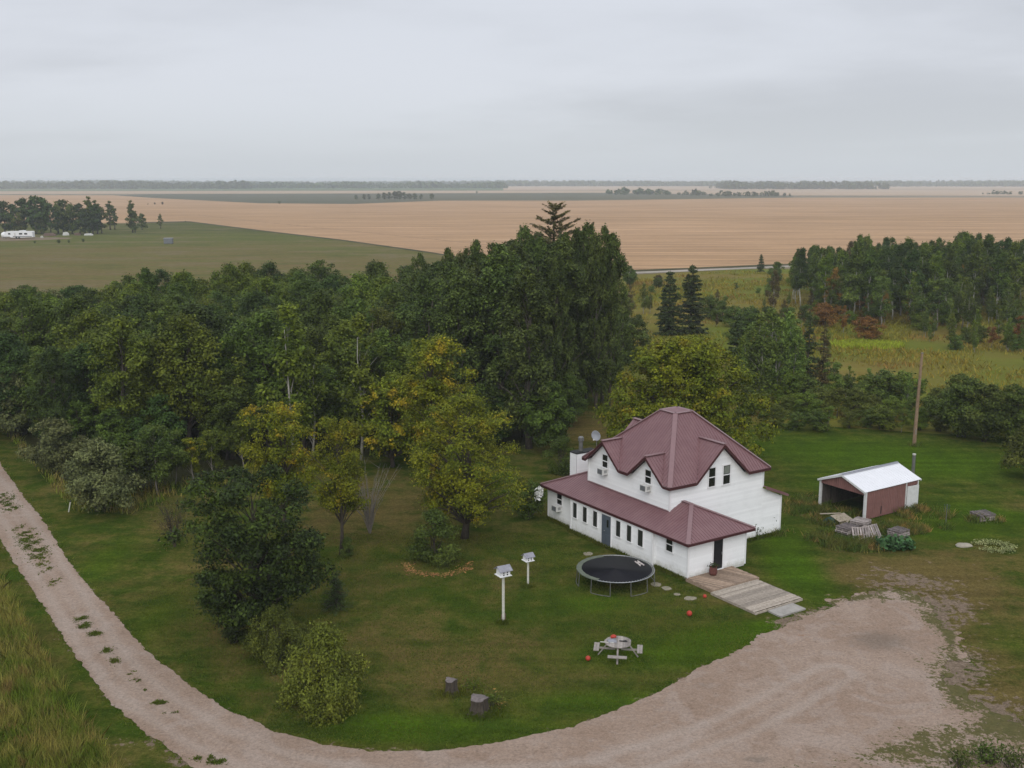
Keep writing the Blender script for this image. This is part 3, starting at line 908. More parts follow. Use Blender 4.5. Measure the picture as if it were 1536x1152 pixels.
M['yarddirt'] = land_mat('yard_dirt', (0.19, 0.14, 0.10), (0.15, 0.13, 0.08), 0.05, 0.2)
flat('yard_dirt', PTS([(-60, 356), (60, 355.5), (110, 357), (100, 358.5), (60, 360), (-60, 363)]), 0.02, M['yarddirt'])
M['mclump'] = land_mat('meadow_bright', (0.17, 0.20, 0.03), (0.20, 0.21, 0.04), 0.2, 0.8)

# ---------------------------------------------------------------- grasses (uncountable)
def blades(name, X, Y, hmin, hmax, width, mat, rng, lean=0.35, z=0.0):
    n = len(X)
    a = rng.uniform(0, 2 * PI, n); h = rng.uniform(hmin, hmax, n)
    ln = rng.normal(0, lean, (n, 2)) * h[:, None]
    w = width * rng.uniform(0.6, 1.4, n)
    bx, by = np.cos(a) * w, np.sin(a) * w
    Z = np.zeros(n) + z
    V = np.stack([np.stack([X - bx, Y - by, Z], 1), np.stack([X + bx, Y + by, Z], 1),
                  np.stack([X + ln[:, 0] * .45 + bx * .6, Y + ln[:, 1] * .45 + by * .6, Z + h * 0.62], 1),
                  np.stack([X + ln[:, 0], Y + ln[:, 1], Z + h], 1),
                  np.stack([X + ln[:, 0] * .45 - bx * .6, Y + ln[:, 1] * .45 - by * .6, Z + h * 0.62], 1)], 1).reshape(-1, 3)
    i = np.arange(n)[:, None] * 5
    F = np.concatenate([i + 0, i + 1, i + 2, i + 3, i + 4], 1)
    me = np_mesh(name, V, F.ravel(), np.full(n, 5), mat)
    return struct(link(name, me), 'stuff')

def scatter(poly, n, rng, keep=None):
    P = np.array(poly)
    x0, y0 = P.min(0); x1, y1 = P.max(0)
    X = rng.uniform(x0, x1, n); Y = rng.uniform(y0, y1, n)
    k = sd_poly(X, Y, poly) < 0
    if keep is not None:
        k &= keep(X, Y)
    return X[k], Y[k]

rg = np.random.default_rng(11)
X, Y = scatter(PTS([(-60, 775), (0, 868), (60, 975), (130, 1095), (190, 1170), (160, 1230), (-120, 1230)]), 190000, rg)
nz = fbm(X, Y, 0.8, 3, 21)
k = rg.uniform(size=len(X)) < 0.75 + nz
tg = tag(blades('tall_grass', X[k], Y[k], 0.35, 0.95, 0.014, M['g_tall'], rg), 'tall seeding grass, green and tan, on the bank left of the gravel lane', 'grass')
# verge: rough mown edge along both sides of the lane
def near_drive(X, Y):
    d = drive_f(X, Y)
    return (d > -0.05) & (d < 0.5)
X, Y = scatter([(-45, 24), (30, 24), (30, 120), (-45, 120)], 400000, rg, lambda X, Y: (X < 12) | (Y < 62))
d = drive_f(X, Y)
k = (d > -0.04) & (d < 0.55) & (rg.uniform(size=len(X)) < np.exp(-np.maximum(d, 0) / 0.3)) & (px_of(0, 0)[0] > -1)
tag(blades('verge_grass', X[k], Y[k], 0.04, 0.13, 0.02, M['g_lawn'], rg, 0.6), 'short ragged grass fringing the gravel edge', 'grass')
# sparse mid tufts of the lawn, near the camera side
X, Y = scatter(PTS([(200, 900), (420, 800), (800, 800), (1030, 880), (1150, 960), (1000, 1030), (750, 1115), (480, 1115), (300, 1040)]), 120000, rg, lambda X, Y: drive_f(X, Y) > 0.1)
tag(blades('lawn_grass', X, Y, 0.03, 0.09, 0.016, M['g_lawn'], rg, 0.7), 'mown lawn grass between the lane and the house', 'grass')
# meadow
X, Y = scatter(PTS([(940, 560), (940, 415), (1110, 407), (1536, 440), (1700, 560), (1536, 640), (1160, 630), (1000, 640)]), 110000, rg)
k = rg.uniform(size=len(X)) < 0.35 + 1.3 * fbm(X, Y, 0.12, 3, 31)
tag(blades('meadow_grass', X[k], Y[k], 0.2, .7, 0.08, M['g_meadow'], rg, 0.6), 'rough golden green grass of the open meadow before the aspens', 'grass')
# rough grass at the wood's front edge and under the small trees on the left
X, Y = scatter(PTS([(-40, 600), (0, 640), (60, 712), (110, 768), (200, 772), (250, 750), (400, 712), (400, 700), (200, 735), (110, 735), (40, 670), (0, 610)]), 26000, rg)
tag(blades('rough_grass', X, Y, 0.25, 0.75, 0.035, M['g_tall'], rg, 0.3), 'rough uncut grass along the front of the woodland', 'grass')
# strip of weeds down the middle of the lane
def tuft(name, px, py, a, b, n, mat, h0, h1, label, cat='grass', w=0.03, group=None):
    cx, cy = G(px, py)
    r = np.sqrt(rg.uniform(size=n)); t = rg.uniform(0, 2 * PI, n)
    X = cx + r * np.cos(t) * a; Y = cy + r * np.sin(t) * b
    k = rg.uniform(size=n) < 0.55 + fbm(X, Y, 2.5, 2, 5)
    return tag(blades(name, X[k], Y[k], h0, h1, w, mat, rg, 0.8, 0.02), label, cat, group)
Xs = []; Ys = []
for px, py, a, b, n in ((2, 744, .3, .8, 500), (13, 758, .3, .8, 500), (36, 800, .35, .9, 800), (48, 817, .35, .9, 900), (60, 836, .35, .8, 800), (72, 852, .3, .6, 400), (8, 752, .35, 1.0, 900), (18, 764, .35, .6, 500), (30, 792, .3, .6, 500), (42, 808, .35, .9, 900), (55, 828, .35, 1.0, 1100), (66, 846, .3, .5, 500), (82, 873, .25, .45, 500), (120, 929, .28, .3, 400), (127, 939, .3, .35, 500),
                        (143, 951, .28, .25, 400), (161, 976, .25, .25, 350), (173, 992, .25, .3, 350), (195, 1011, .14, .25, 220), (203, 1022, .16, .2, 260), (240, 1055, .28, .14, 400), (256, 1069, .2, .12, 250), (305, 1138, .4, .15, 400), (325, 1144, .3, .15, 300), (215, 1036, .12, .1, 100)):
    cx, cy = G(px, py)
    xx_ = cx + rg.normal(size=n) * a * .62; yy_ = cy + rg.normal(size=n) * b * .62
    k = rg.uniform(size=n) < .42 + 2.0 * fbm(xx_, yy_, 3.0, 3, 61)
    Xs.append(xx_[k]); Ys.append(yy_[k])
tag(blades('lane_weeds', np.concatenate(Xs), np.concatenate(Ys), 0.02, 0.09, 0.03, M['g_lawn'], rg, 1.0, 0.02), 'broken line of green weeds down the middle of the gravel lane', 'weeds')
# ---------------------------------------------------------------- farmhouse (local frame: x = along the entry side, y = along the long front to the left)
HOUSE_RZ = math.radians(33.3)
def lp(u, v, z):
    return (v, u, z)
def hw(u, v, z=0.0):
    """house (u, v, z) to world"""
    c, s = math.cos(HOUSE_RZ), math.sin(HOUSE_RZ)
    return (house_o[0] + v * c - u * s, house_o[1] + v * s + u * c, z)

def siding(mb, p0, p1, zf, z0, z1, out, lap=0.15, depth=0.026):
    """lapped boards on a vertical wall from p0 to p1 (xy); zf(z) -> (s0, s1) span along the wall at height z"""
    p0 = Vector((p0[0], p0[1], 0)); p1 = Vector((p1[0], p1[1], 0)); o = Vector((out[0], out[1], 0)).normalized()
    d = (p1 - p0); L = d.length; d.normalize()
    z = z0
    while z < z1 - 1e-4:
        zt = min(z + lap, z1)
        a0, a1 = zf(z + 1e-4); b0, b1 = zf(zt - 1e-4)
        if a1 - a0 > 0.01:
            q = [p0 + d * a0 + o * depth + Vector((0, 0, z)), p0 + d * a1 + o * depth + Vector((0, 0, z)),
                 p0 + d * max(b1, b0 + .001) + Vector((0, 0, zt)), p0 + d * b0 + Vector((0, 0, zt)),
                 p0 + d * a0 + Vector((0, 0, z)), p0 + d * a1 + Vector((0, 0, z))]
            mb.add(q, [(0, 1, 2, 3), (4, 5, 1, 0)])
        z = zt

def scan_poly(poly, a):
    """intersections of a vertical line at abscissa a with polygon [(a, d)] -> sorted d pairs"""
    r = []
    n = len(poly)
    for i in range(n):
        (a0, d0), (a1, d1) = poly[i], poly[(i + 1) % n]
        if (a0 <= a < a1) or (a1 <= a < a0):
            r.append(d0 + (d1 - d0) * (a - a0) / (a1 - a0))
    r.sort()
    return list(zip(r[::2], r[1::2]))

def roof_face(mb, pts, thick=0.05, rib=0.23, rib_h=0.022, rib_w=0.03):
    P = [Vector(p) for p in pts]
    n = Vector((0, 0, 0))
    for i in range(len(P)):
        a, b = P[i], P[(i + 1) % len(P)]
        n += Vector(((a.y - b.y) * (a.z + b.z), (a.z - b.z) * (a.x + b.x), (a.x - b.x) * (a.y + b.y)))
    n.normalize()
    if n.z < 0:
        n = -n; P.reverse()
    mb.prism(P, -n * thick)
    d = (Vector((0, 0, -1)) - n * (-n.z))
    if d.length < 1e-3:
        return n
    d.normalize(); a = n.cross(d).normalized()
    o = P[0]
    Q = [((p - o).dot(a), (p - o).dot(d)) for p in P]
    lo = min(q[0] for q in Q); hi = max(q[0] for q in Q)
    s = math.ceil(lo / rib) * rib + rib * 0.37
    while s < hi:
        for d0, d1 in scan_poly(Q, s):
            if d1 - d0 > 0.1:
                mb.bar(o + a * s + d * (d0 + 0.03) + n * rib_h / 2, o + a * s + d * (d1 - 0.004) + n * rib_h / 2, rib_w, rib_h, n)
        s += rib
    return n

def cap(mb, p, q, w=0.26, h=0.035, lift=0.03):
    p = Vector(p) + Vector((0, 0, lift)); q = Vector(q) + Vector((0, 0, lift))
    mb.bar(p, q, w, h)

house = thing('farmhouse', 'white two storey farmhouse with steep maroon metal roof and gabled dormers', 'house', (house_o[0], house_o[1], 0), HOUSE_RZ)
EZ = 2.45       # lower eave height
OV = 0.42
U0, U1, V0, V1 = 3.18, 11.45, 1.30, 9.43      # upper storey footprint
UZ = 4.86       # upper eave height
WT = 4.80
full = lambda L: (lambda z: (0, L))
# lower walls
w = MB()
WL = 14.35      # left end of the front wing
siding(w, lp(0, 0, 0)[:2], lp(2.86, 0, 0)[:2], full(2.86), 0.16, 2.38, (-1, 0))
siding(w, lp(11.28, 0, 0)[:2], lp(WL, 0, 0)[:2], full(WL - 11.28), 0.16, 2.38, (-1, 0))
siding(w, lp(2.86, -.30, 0)[:2], lp(11.28, -.30, 0)[:2], full(11.28 - 2.86), 0.10, 2.36, (-1, 0))
siding(w, lp(2.86, -.30, 0)[:2], lp(2.86, 0, 0)[:2], full(.30), 0.10, 2.36, (0, -1))
siding(w, lp(11.28, -.30, 0)[:2], lp(11.28, 0, 0)[:2], full(.30), 0.10, 2.36, (0, 1))
siding(w, lp(0, 0, 0)[:2], lp(0, 4.72, 0)[:2], full(4.72), 0.16, 2.40, (0, -1))
siding(w, lp(WL, 0, 0)[:2], lp(WL, 4.72, 0)[:2], full(4.72), 0.16, 2.40, (0, 1))
siding(w, lp(0, 4.72, 0)[:2], lp(U0, 4.72, 0)[:2], full(U0), 0.16, 2.40, (1, 0))
siding(w, lp(U1, 4.72, 0)[:2], lp(WL, 4.72, 0)[:2], full(WL - U1), 0.16, 2.40, (1, 0))
# foundation
for (a, b, c, d) in ((0, 0, 2.86, 4.72), (11.28, 0, WL, 4.72)):
    w.box(lp((a + c) / 2, (b + d) / 2, 0.08), (d - b - 0.02, c - a - 0.02, 0.17))
w.box(lp(7.07, 2.2, 0.05), (5.0 - 0.02, 8.42 - 0.02, 0.12))
w.build('lower_wall', M['siding'], house)
w = MB()
w.prism([lp(0, 0, 2.37), lp(WL, 0, 2.37), lp(WL, -OV + .02, 2.37), lp(0, -OV + .02, 2.37)], (0, 0, 0.03))
w.prism([lp(-OV + .02, -OV + .02, 2.371), lp(-OV + .02, 4.72 + OV - .02, 2.371), lp(0, 4.72 + OV - .02, 2.371), lp(0, -OV + .02, 2.371)], (0, 0, 0.03))
w.build('soffit', M['fascia'], house)
# upper walls: front with two gables, entry side with one, rear and left
def gab(s0, sp, s1, z0, zp):
    def f(z):
        t = (z - z0) / (zp - z0)
        return (s0 + (sp - s0) * t, s1 + (sp - s1) * t)
    return f
w = MB()
L = U1 - U0
siding(w, lp(U0, V0, 0)[:2], lp(U1, V0, 0)[:2], full(L), 2.4, WT, (-1, 0))
G1 = (7.98, 9.62, 11.26, 6.30); G2 = (3.62, 5.22, 6.82, 6.22)
for g in (G1, G2):
    siding(w, lp(U0, V0, 0)[:2], lp(U1, V0, 0)[:2], gab(g[0] - U0, g[1] - U0, g[2] - U0, WT, g[3]), WT, g[3], (-1, 0))
siding(w, lp(U0, V0, 0)[:2], lp(U0, V1, 0)[:2], full(V1 - V0), 0.15, WT, (0, -1))
G3 = (3.32, 5.49, 7.66, 6.86)
siding(w, lp(U0, V0, 0)[:2], lp(U0, V1, 0)[:2], gab(G3[0] - V0, G3[1] - V0, G3[2] - V0, WT, G3[3]), WT, G3[3], (0, -1))
siding(w, lp(U1, V0, 0)[:2], lp(U1, V1, 0)[:2], full(V1 - V0), 0.15, WT, (0, 1))
siding(w, lp(U1, V0, 0)[:2], lp(U1, V1, 0)[:2], gab(G3[0] - V0, G3[1] - V0, G3[2] - V0, WT, G3[3]), WT, G3[3], (0, 1))
siding(w, lp(U0, V1, 0)[:2], lp(U1, V1, 0)[:2], full(L), 0.15, WT, (1, 0))
w.build('upper_wall', M['siding'], house)
# rear lean-to wall
w = MB()
VB = 11.22
def shed_span(z):
    return (0, VB - V1) if z < 2.62 else (0, (VB - V1) * max(0.02, (3.42 - z) / 0.8))
siding(w, lp(U0 + .004, V1, 0)[:2], lp(U0 + .004, VB, 0)[:2], shed_span, 0.15, 3.4, (0, -1))
siding(w, lp(U1, V1, 0)[:2], lp(U1, VB, 0)[:2], shed_span, 0.15, 3.4, (0, 1))
siding(w, lp(U0, VB, 0)[:2], lp(U1, VB, 0)[:2], full(L), 0.15, 2.62, (1, 0))
w.build('rear_wall', M['siding'], house)
# corner boards
for (u, v, z0, z1) in ((0, 0, .12, 2.37), (0, 4.72, .12, 2.37), (2.86, -.30, .1, 2.36), (11.28, -.30, .1, 2.36), (WL, 0, .12, 2.37), (U0, V0, 3.0, WT), (U0, V1, 3.5, WT), (U0, VB, .1, 2.66), (U1, V0, 3.0, WT)):
    w = MB(); w.box(lp(u, v, (z0 + z1) / 2), (0.11, 0.11, z1 - z0)); w.build('corner_board', M['trim'], house)
# lower roof
SL = 0.46
A_ = lp(-OV, -OV, EZ); Bk = lp(-OV, 4.72 + OV, EZ)
RV = 2.36; RZ = EZ + SL * (RV + OV)          # ridge of the entry wing
PK = lp(RV, RV, RZ)
r = MB()
JZ = EZ + SL * (V0 + OV)
PL = lp(WL - RV, RV, RZ)
# front slope: eave, up the hips, along the storey wall
roof_face(r, [A_, lp(WL + OV, -OV, EZ), PL, lp(U1 + .01, RV, RZ), lp(U1 + .01, V0 - .01, JZ), lp(U0 - .01, V0 - .01, JZ), lp(U0 - .01, RV, RZ), PK])
roof_face(r, [A_, PK, Bk])
roof_face(r, [Bk, PK, lp(U0 - .01, RV, RZ), lp(U0 - .01, 4.72 + OV, EZ)])
AL = lp(WL + OV, -OV, EZ); BL = lp(WL + OV, 4.72 + OV, EZ)
roof_face(r, [AL, PL, BL])
roof_face(r, [BL, PL, lp(U1 + .01, RV, RZ), lp(U1 + .01, 4.72 + OV, EZ)])
ro = r.build('lower_roof', M['roof'], house)
r = MB()
cap(r, A_, PK); cap(r, Bk, PK); cap(r, PK, lp(U0, RV, RZ)); cap(r, AL, PL); cap(r, BL, PL); cap(r, PL, lp(U1, RV, RZ))
cap(r, lp(U0, V0 - .07, JZ - .03), lp(U1, V0 - .07, JZ - .03), 0.12, 0.03)
r.build('ridge_cap', M['roofcap'], ro)
r = MB()
r.bar(lp(-OV, -OV, EZ - .10), lp(WL + OV, -OV, EZ - .10), 0.03, 0.14)
r.bar(lp(-OV, -OV, EZ - .10), lp(-OV, 4.72 + OV, EZ - .10), 0.03, 0.14)
r.bar(lp(-OV, 4.72 + OV, EZ - .10), lp(U0, 4.72 + OV, EZ - .10), 0.03, 0.14)
r.bar(lp(WL + OV, -OV, EZ - .10), lp(WL + OV, 4.72 + OV, EZ - .10), 0.03, 0.14)
r.build('fascia', M['fascia'], ro)
# upper roof
OE = 0.34
e0u, e1u, e0v, e1v = U0 - OE, U1 + OE, V0 - OE, V1 + OE
TZ = 8.42; cu, cv = (U0 + U1) / 2, (V0 + V1) / 2; hh = 0.74
sv = (TZ - UZ) / (cv - hh - e0v); su = (TZ - UZ) / (cu - hh - e0u)
FR = lp(e0u, e0v, UZ); FL = lp(e1u, e0v, UZ); BR = lp(e0u, e1v, UZ); BLc = lp(e1u, e1v, UZ)
tFR = lp(cu - hh, cv - hh, TZ); tFL = lp(cu + hh, cv - hh, TZ); tBR = lp(cu - hh, cv + hh, TZ); tBL = lp(cu + hh, cv + hh, TZ)
def gtop(z):
    return z + 0.10
g1 = dict(a=7.84, p=9.62, b=11.40, z=6.45); g2 = dict(a=3.50, p=5.22, b=6.94, z=6.36); g3 = dict(a=3.18, p=5.49, b=7.80, z=7.02)
def vj(z):
    return e0v + (z - UZ) / sv
def uj(z):
    return e0u + (z - UZ) / su
r = MB()
roof_face(r, [FL, lp(g1['b'], e0v, UZ), lp(g1['p'], vj(g1['z']), g1['z']), lp(g1['a'], e0v, UZ), lp(g2['b'], e0v, UZ), lp(g2['p'], vj(g2['z']), g2['z']), lp(g2['a'], e0v, UZ), FR, tFR, tFL])
roof_face(r, [FR, lp(e0u, g3['a'], UZ), lp(uj(g3['z']), g3['p'], g3['z']), lp(e0u, g3['b'], UZ), BR, tBR, tFR])
roof_face(r, [FL, lp(e1u, g3['a'], UZ), lp(e1u - (g3['z'] - UZ) / su, g3['p'], g3['z']), lp(e1u, g3['b'], UZ), BLc, tBL, tFL])
roof_face(r, [BR, BLc, tBL, tBR])
apx = lp(cu, cv, TZ + 0.22)
for a, b in ((tFR, tFL), (tFL, tBL), (tBL, tBR), (tBR, tFR)):
    roof_face(r, [a, b, apx], rib=9)
for g in (g1, g2):
    f = e0v - 0.02
    roof_face(r, [lp(g['a'], f, UZ), lp(g['p'], f, g['z']), lp(g['p'], vj(g['z']), g['z'])])
    roof_face(r, [lp(g['b'], f, UZ), lp(g['p'], f, g['z']), lp(g['p'], vj(g['z']), g['z'])])
for s_ in (0, 1):
    f = (e0u - 0.02) if s_ == 0 else (e1u + 0.02)
    k = uj(g3['z']) if s_ == 0 else e1u - (g3['z'] - UZ) / su
    roof_face(r, [lp(f, g3['a'], UZ), lp(f, g3['p'], g3['z']), lp(k, g3['p'], g3['z'])])
    roof_face(r, [lp(f, g3['b'], UZ), lp(f, g3['p'], g3['z']), lp(k, g3['p'], g3['z'])])
ro = r.build('upper_roof', M['roof'], house)
r = MB()
for a, b in ((FR, tFR), (FL, tFL), (BR, tBR), (BLc, tBL)):
    cap(r, a, b, 0.30)
for a, b in ((tFR, tFL), (tFL, tBL), (tBL, tBR), (tBR, tFR)):
    cap(r, a, b, 0.24, 0.04, 0.02)
for g in (g1, g2):
    cap(r, lp(g['p'], e0v - .03, g['z']), lp(g['p'], vj(g['z']) + .1, g['z']), 0.30)
cap(r, lp(e0u - .03, g3['p'], g3['z']), lp(uj(g3['z']) + .1, g3['p'], g3['z']), 0.30)
cap(r, lp(e1u + .03, g3['p'], g3['z']), lp(e1u - (g3['z'] - UZ) / su - .1, g3['p'], g3['z']), 0.30)
r.build('ridge_cap', M['roofcap'], ro)
r = MB()
def fas(p, q):
    p = Vector(p); q = Vector(q); dz = Vector((0, 0, -0.105))
    r.bar(p + dz, q + dz, 0.035, 0.15)
FZ = e0v - 0.02
segs = [FL, lp(g1['b'], FZ, UZ), lp(g1['p'], FZ, g1['z']), lp(g1['a'], FZ, UZ), lp(g2['b'], FZ, UZ), lp(g2['p'], FZ, g2['z']), lp(g2['a'], FZ, UZ), FR]
for a, b in zip(segs[:-1], segs[1:]):
    fas(a, b)
FU = e0u - 0.02
segs = [FR, lp(FU, g3['a'], UZ), lp(FU, g3['p'], g3['z']), lp(FU, g3['b'], UZ), BR]
for a, b in zip(segs[:-1], segs[1:]):
    fas(a, b)
fas(FL, BLc); fas(BR, BLc)
r.build('fascia', M['fascia'], ro)
r = MB()
for poly in ([FL, lp(g1['b'], e0v, UZ), lp(g1['b'], V0, UZ), lp(U1, V0, UZ)], [lp(g1['a'], e0v, UZ), lp(g2['b'], e0v, UZ), lp(g2['b'], V0, UZ), lp(g1['a'], V0, UZ)],
             [FR, lp(e0u, g3['a'], UZ), lp(U0, g3['a'], UZ), lp(U0, V0, UZ)], [lp(e0u, g3['b'], UZ), BR, lp(U0, V1, UZ), lp(U0, g3['b'], UZ)]):
    r = MB(); r.prism([(p[0], p[1], 4.79) for p in poly], (0, 0, 0.02)); r.build('soffit', M['fascia'], ro)
# rear lean-to roof
r = MB()
roof_face(r, [lp(U0 - .32, V1 + .01, 3.60), lp(U1 + .32, V1 + .01, 3.60), lp(U1 + .32, VB + .38, 2.74), lp(U0 - .32, VB + .38, 2.74)])
r.bar(lp(U0 - .34, V1 + .01, 3.5), lp(U0 - .34, VB + .38, 2.65), 0.03, 0.15, mi=0)
r.build('rear_roof', M['roof'], house)

def window(u, v, zc, wd, ht, face='front', label=None, sash=True, screen=False, curtain=False, trimw=0.07):
    """frame with its pane; face 'front' looks to -v, 'side' looks to -u"""
    f = MB(); g = MB()
    def P(s, o, z):      # s along the wall, o outward
        return lp(u + s, v - o, z) if face == 'front' else lp(u - o, v + s, z)
    def bx(mb, s, z, w_, h_, o, t, mi=0):
        sz = (t, w_, h_) if face == 'front' else (w_, t, h_)
        mb.box(P(s, o, z), sz, mi=mi)
    bx(f, 0, zc + ht / 2 + trimw / 2, wd + 2 * trimw, trimw, 0.03, 0.06)
    bx(f, 0, zc - ht / 2 - trimw / 2, wd + 2 * trimw + .04, trimw, 0.04, 0.08)
    for s in (-1, 1):
        bx(f, s * (wd / 2 + trimw / 2), zc, trimw, ht, 0.03, 0.06)
    if sash:
        bx(f, 0, zc, wd, 0.055, 0.032, 0.045)
    fo = f.build('window', M['trim'], house)
    bx(g, 0, zc, wd, ht, 0.013, 0.022)
    g.build('pane', M['screen'] if screen else M['glass'], fo)
    if curtain:
        c = MB()
        bx(c, 0.02, zc + ht * 0.26, wd * 0.8, ht * 0.40, 0.026, 0.004)
        c.build('curtain', M['curtain'], fo)
    if label:
        fo['label'] = label
    return fo
for (a, b) in ((11.0, 10.55), (9.9, 9.44), (8.79, 8.32), (6.38, 5.91), (5.29, 4.83), (4.22, 3.71)):
    window((a + b) / 2, -.315, 1.57, abs(a - b) * 0.96, 1.05, sash=False, screen=True, trimw=0.05)
window(1.61, -.015, 1.80, 0.58, 0.88)
window(12.97, -.015, 1.73, 0.58, 0.76)
window(9.62, V0 - .015, 5.02, 0.56, 0.86)
window(5.22, V0 - .015, 4.98, 0.56, 0.86)
window(U0 - .015, 4.76, 4.90, 0.56, 1.22, 'side')
window(U0 - .015, 6.04, 4.88, 0.60, 1.24, 'side', curtain=True, label='window with a pale curtain behind its upper pane')
# doors
f = MB()
f.box(lp(7.38, -.335, 2.17), (0.06, 1.06, 0.07)); f.box(lp(6.87, -.335, 1.12), (0.06, 0.07, 2.03)); f.box(lp(7.89, -.335, 1.12), (0.06, 0.07, 2.03)); f.box(lp(7.38, -.37, 0.07), (0.16, 1.15, 0.08))
d = f.build('door_frame', M['trim'], house)
f = MB()
f.box(lp(7.38, -.33, 1.12), (0.04, 0.95, 2.03))
f.box(lp(7.68, -.36, 1.14), (0.02, 0.20, 1.9)); f.box(lp(7.22, -.358, 0.55), (0.015, 0.42, 0.6)); f.box(lp(7.22, -.358, 1.75), (0.012, 0.42, 0.62))
dd = f.build('door', M['bluedoor'], house); dd['label'] = 'blue grey door in the long front wall'
f = MB(); f.box(lp(7.2, -.372, 1.62), (0.01, 0.16, 0.5)); f.build('pane', M['glass'], dd)
f = MB(); f.ico(lp(7.52, -.39, 1.08), 0.035, 1); f.build('handle', M['metal'], dd)
f = MB()
f.box(lp(-.035, 1.98, 1.26), (0.07, 0.06, 2.14)); f.box(lp(-.035, 2.80, 1.26), (0.07, 0.06, 2.14)); f.box(lp(-.035, 2.39, 2.355), (0.88, 0.06, 0.03)); f.box(lp(-.06, 2.39, 0.24), (0.9, 0.14, 0.05))
f.build('door_frame', M['trim'], house)
f = MB(); f.box(lp(-.04, 2.39, 1.28), (0.74, 0.045, 2.06)); f.box(lp(-.066, 2.39, 0.75), (0.5, 0.012, 0.75)); f.box(lp(-.066, 2.39, 1.8), (0.5, 0.012, 0.85))
dd = f.build('door', M['darkdoor'], house); dd['label'] = 'near black storm door above the deck'
f = MB(); f.box(lp(-.085, 2.68, 1.22), (0.04, 0.05, 0.16)); f.build('handle', M['metal'], dd)
# chimney chase with metal flue
f = MB()
cu0, cu1, cv0, cv1 = 14.38, 15.15, 2.45, 4.3
for p, q, o in (((cu0, cv0), (cu1, cv0), (-1, 0)), ((cu0, cv0), (cu0, cv1), (0, -1)), ((cu1, cv0), (cu1, cv1), (0, 1)), ((cu0, cv1), (cu1, cv1), (1, 0))):
    a = lp(p[0], p[1], 0)[:2]; b = lp(q[0], q[1], 0)[:2]
    siding(f, a, b, full(math.dist(a, b)), 0.05, 4.28, o)
ch = f.build('chimney', M['siding'], house)
f = MB(); f.box(lp((cu0 + cu1) / 2, (cv0 + cv1) / 2, 4.32), (cv1 - cv0 + .08, cu1 - cu0 + .08, 0.07)); f.build('chimney_top', M['dark'], ch)
f = MB()
c = lp((cu0 + cu1) / 2, 3.1, 4.36)
f.lathe([(0.15, 0), (0.15, 0.72), (0.21, 0.74), (0.21, 0.98), (0.14, 1.06), (0.02, 1.08)], c, 14)
f.build('flue', M['dullmetal'], ch, smooth=False)

# ---- things fixed to or standing against the house
def ac_unit(u, v, z, label):
    o = thing('air_conditioner', label, 'air conditioner', hw(u, v, z), HOUSE_RZ, 'window air conditioners on the front of the farmhouse')
    f = MB(); f.box((-0.24, 0, 0.2), (0.48, 0.56, 0.40)); f.build('casing', M['acwhite'], o)
    f = MB(); f.box((-0.487, 0, 0.2), (0.012, 0.48, 0.32))
    for k in range(5):
        f.box((-0.496, 0, 0.08 + k * 0.06), (0.012, 0.46, 0.012))
    for k in range(4):
        f.box((-0.14 - 0.06 * k, -0.283, 0.22), (0.03, 0.012, 0.2))
    f.build('grille', M['grille'], o)
    return o
ac_unit(9.62, V0 - .01, 4.16, 'window air conditioner under the left upper gable window')
ac_unit(5.22, V0 - .01, 4.10, 'window air conditioner under the right upper gable window')
ac_unit(13.02, -.01, 0.92, 'low window air conditioner at the left end of the front wall')

dx = thing('satellite_dish', 'grey satellite dish on the roof edge above the left gable', 'satellite dish', hw(11.15, 1.7, 5.58), 0)
f = MB()
prof = [(0.0, 0.0), (0.12, 0.012), (0.24, 0.045), (0.34, 0.095), (0.35, 0.11), (0.33, 0.11), (0.22, 0.065), (0.1, 0.03), (0.0, 0.02)]
n = 22; vs = []; fs = []
for rr_, zz in prof:
    for k in range(n):
        t = 2 * PI * k / n
        vs.append((rr_ * math.cos(t), zz, 0.85 + rr_ * math.sin(t) * 1.05))
for i in range(len(prof) - 1):
    for k in range(n):
        fs.append((i * n + k, i * n + (k + 1) % n, (i + 1) * n + (k + 1) % n, (i + 1) * n + k))
R_ = Matrix.Rotation(math.radians(148), 3, 'Z') @ Matrix.Rotation(math.radians(-6), 3, 'X')
vs = [R_ @ (Vector(p) - Vector((0, 0, .85))) + Vector((0, 0, .85)) for p in vs]
f.add(vs, fs); f.build('reflector', M['dish'], dx, smooth=True)
f = MB(); f.tube([(0, 0, 0), (0, 0, 0.55), (0.03, 0.0, 0.8)], 0.03, 6); f.build('mast', M['dullmetal'], dx)
f = MB()
tipp = R_ @ Vector((0, 0.45, -0.18)) + Vector((0, 0, .85))
f.tube([R_ @ Vector((0, 0.05, -0.34)) + Vector((0, 0, .85)), tipp], 0.018, 5); f.box(tipp, (0.09, 0.09, 0.09)); f.build('feed_arm', M['acwhite'], dx)

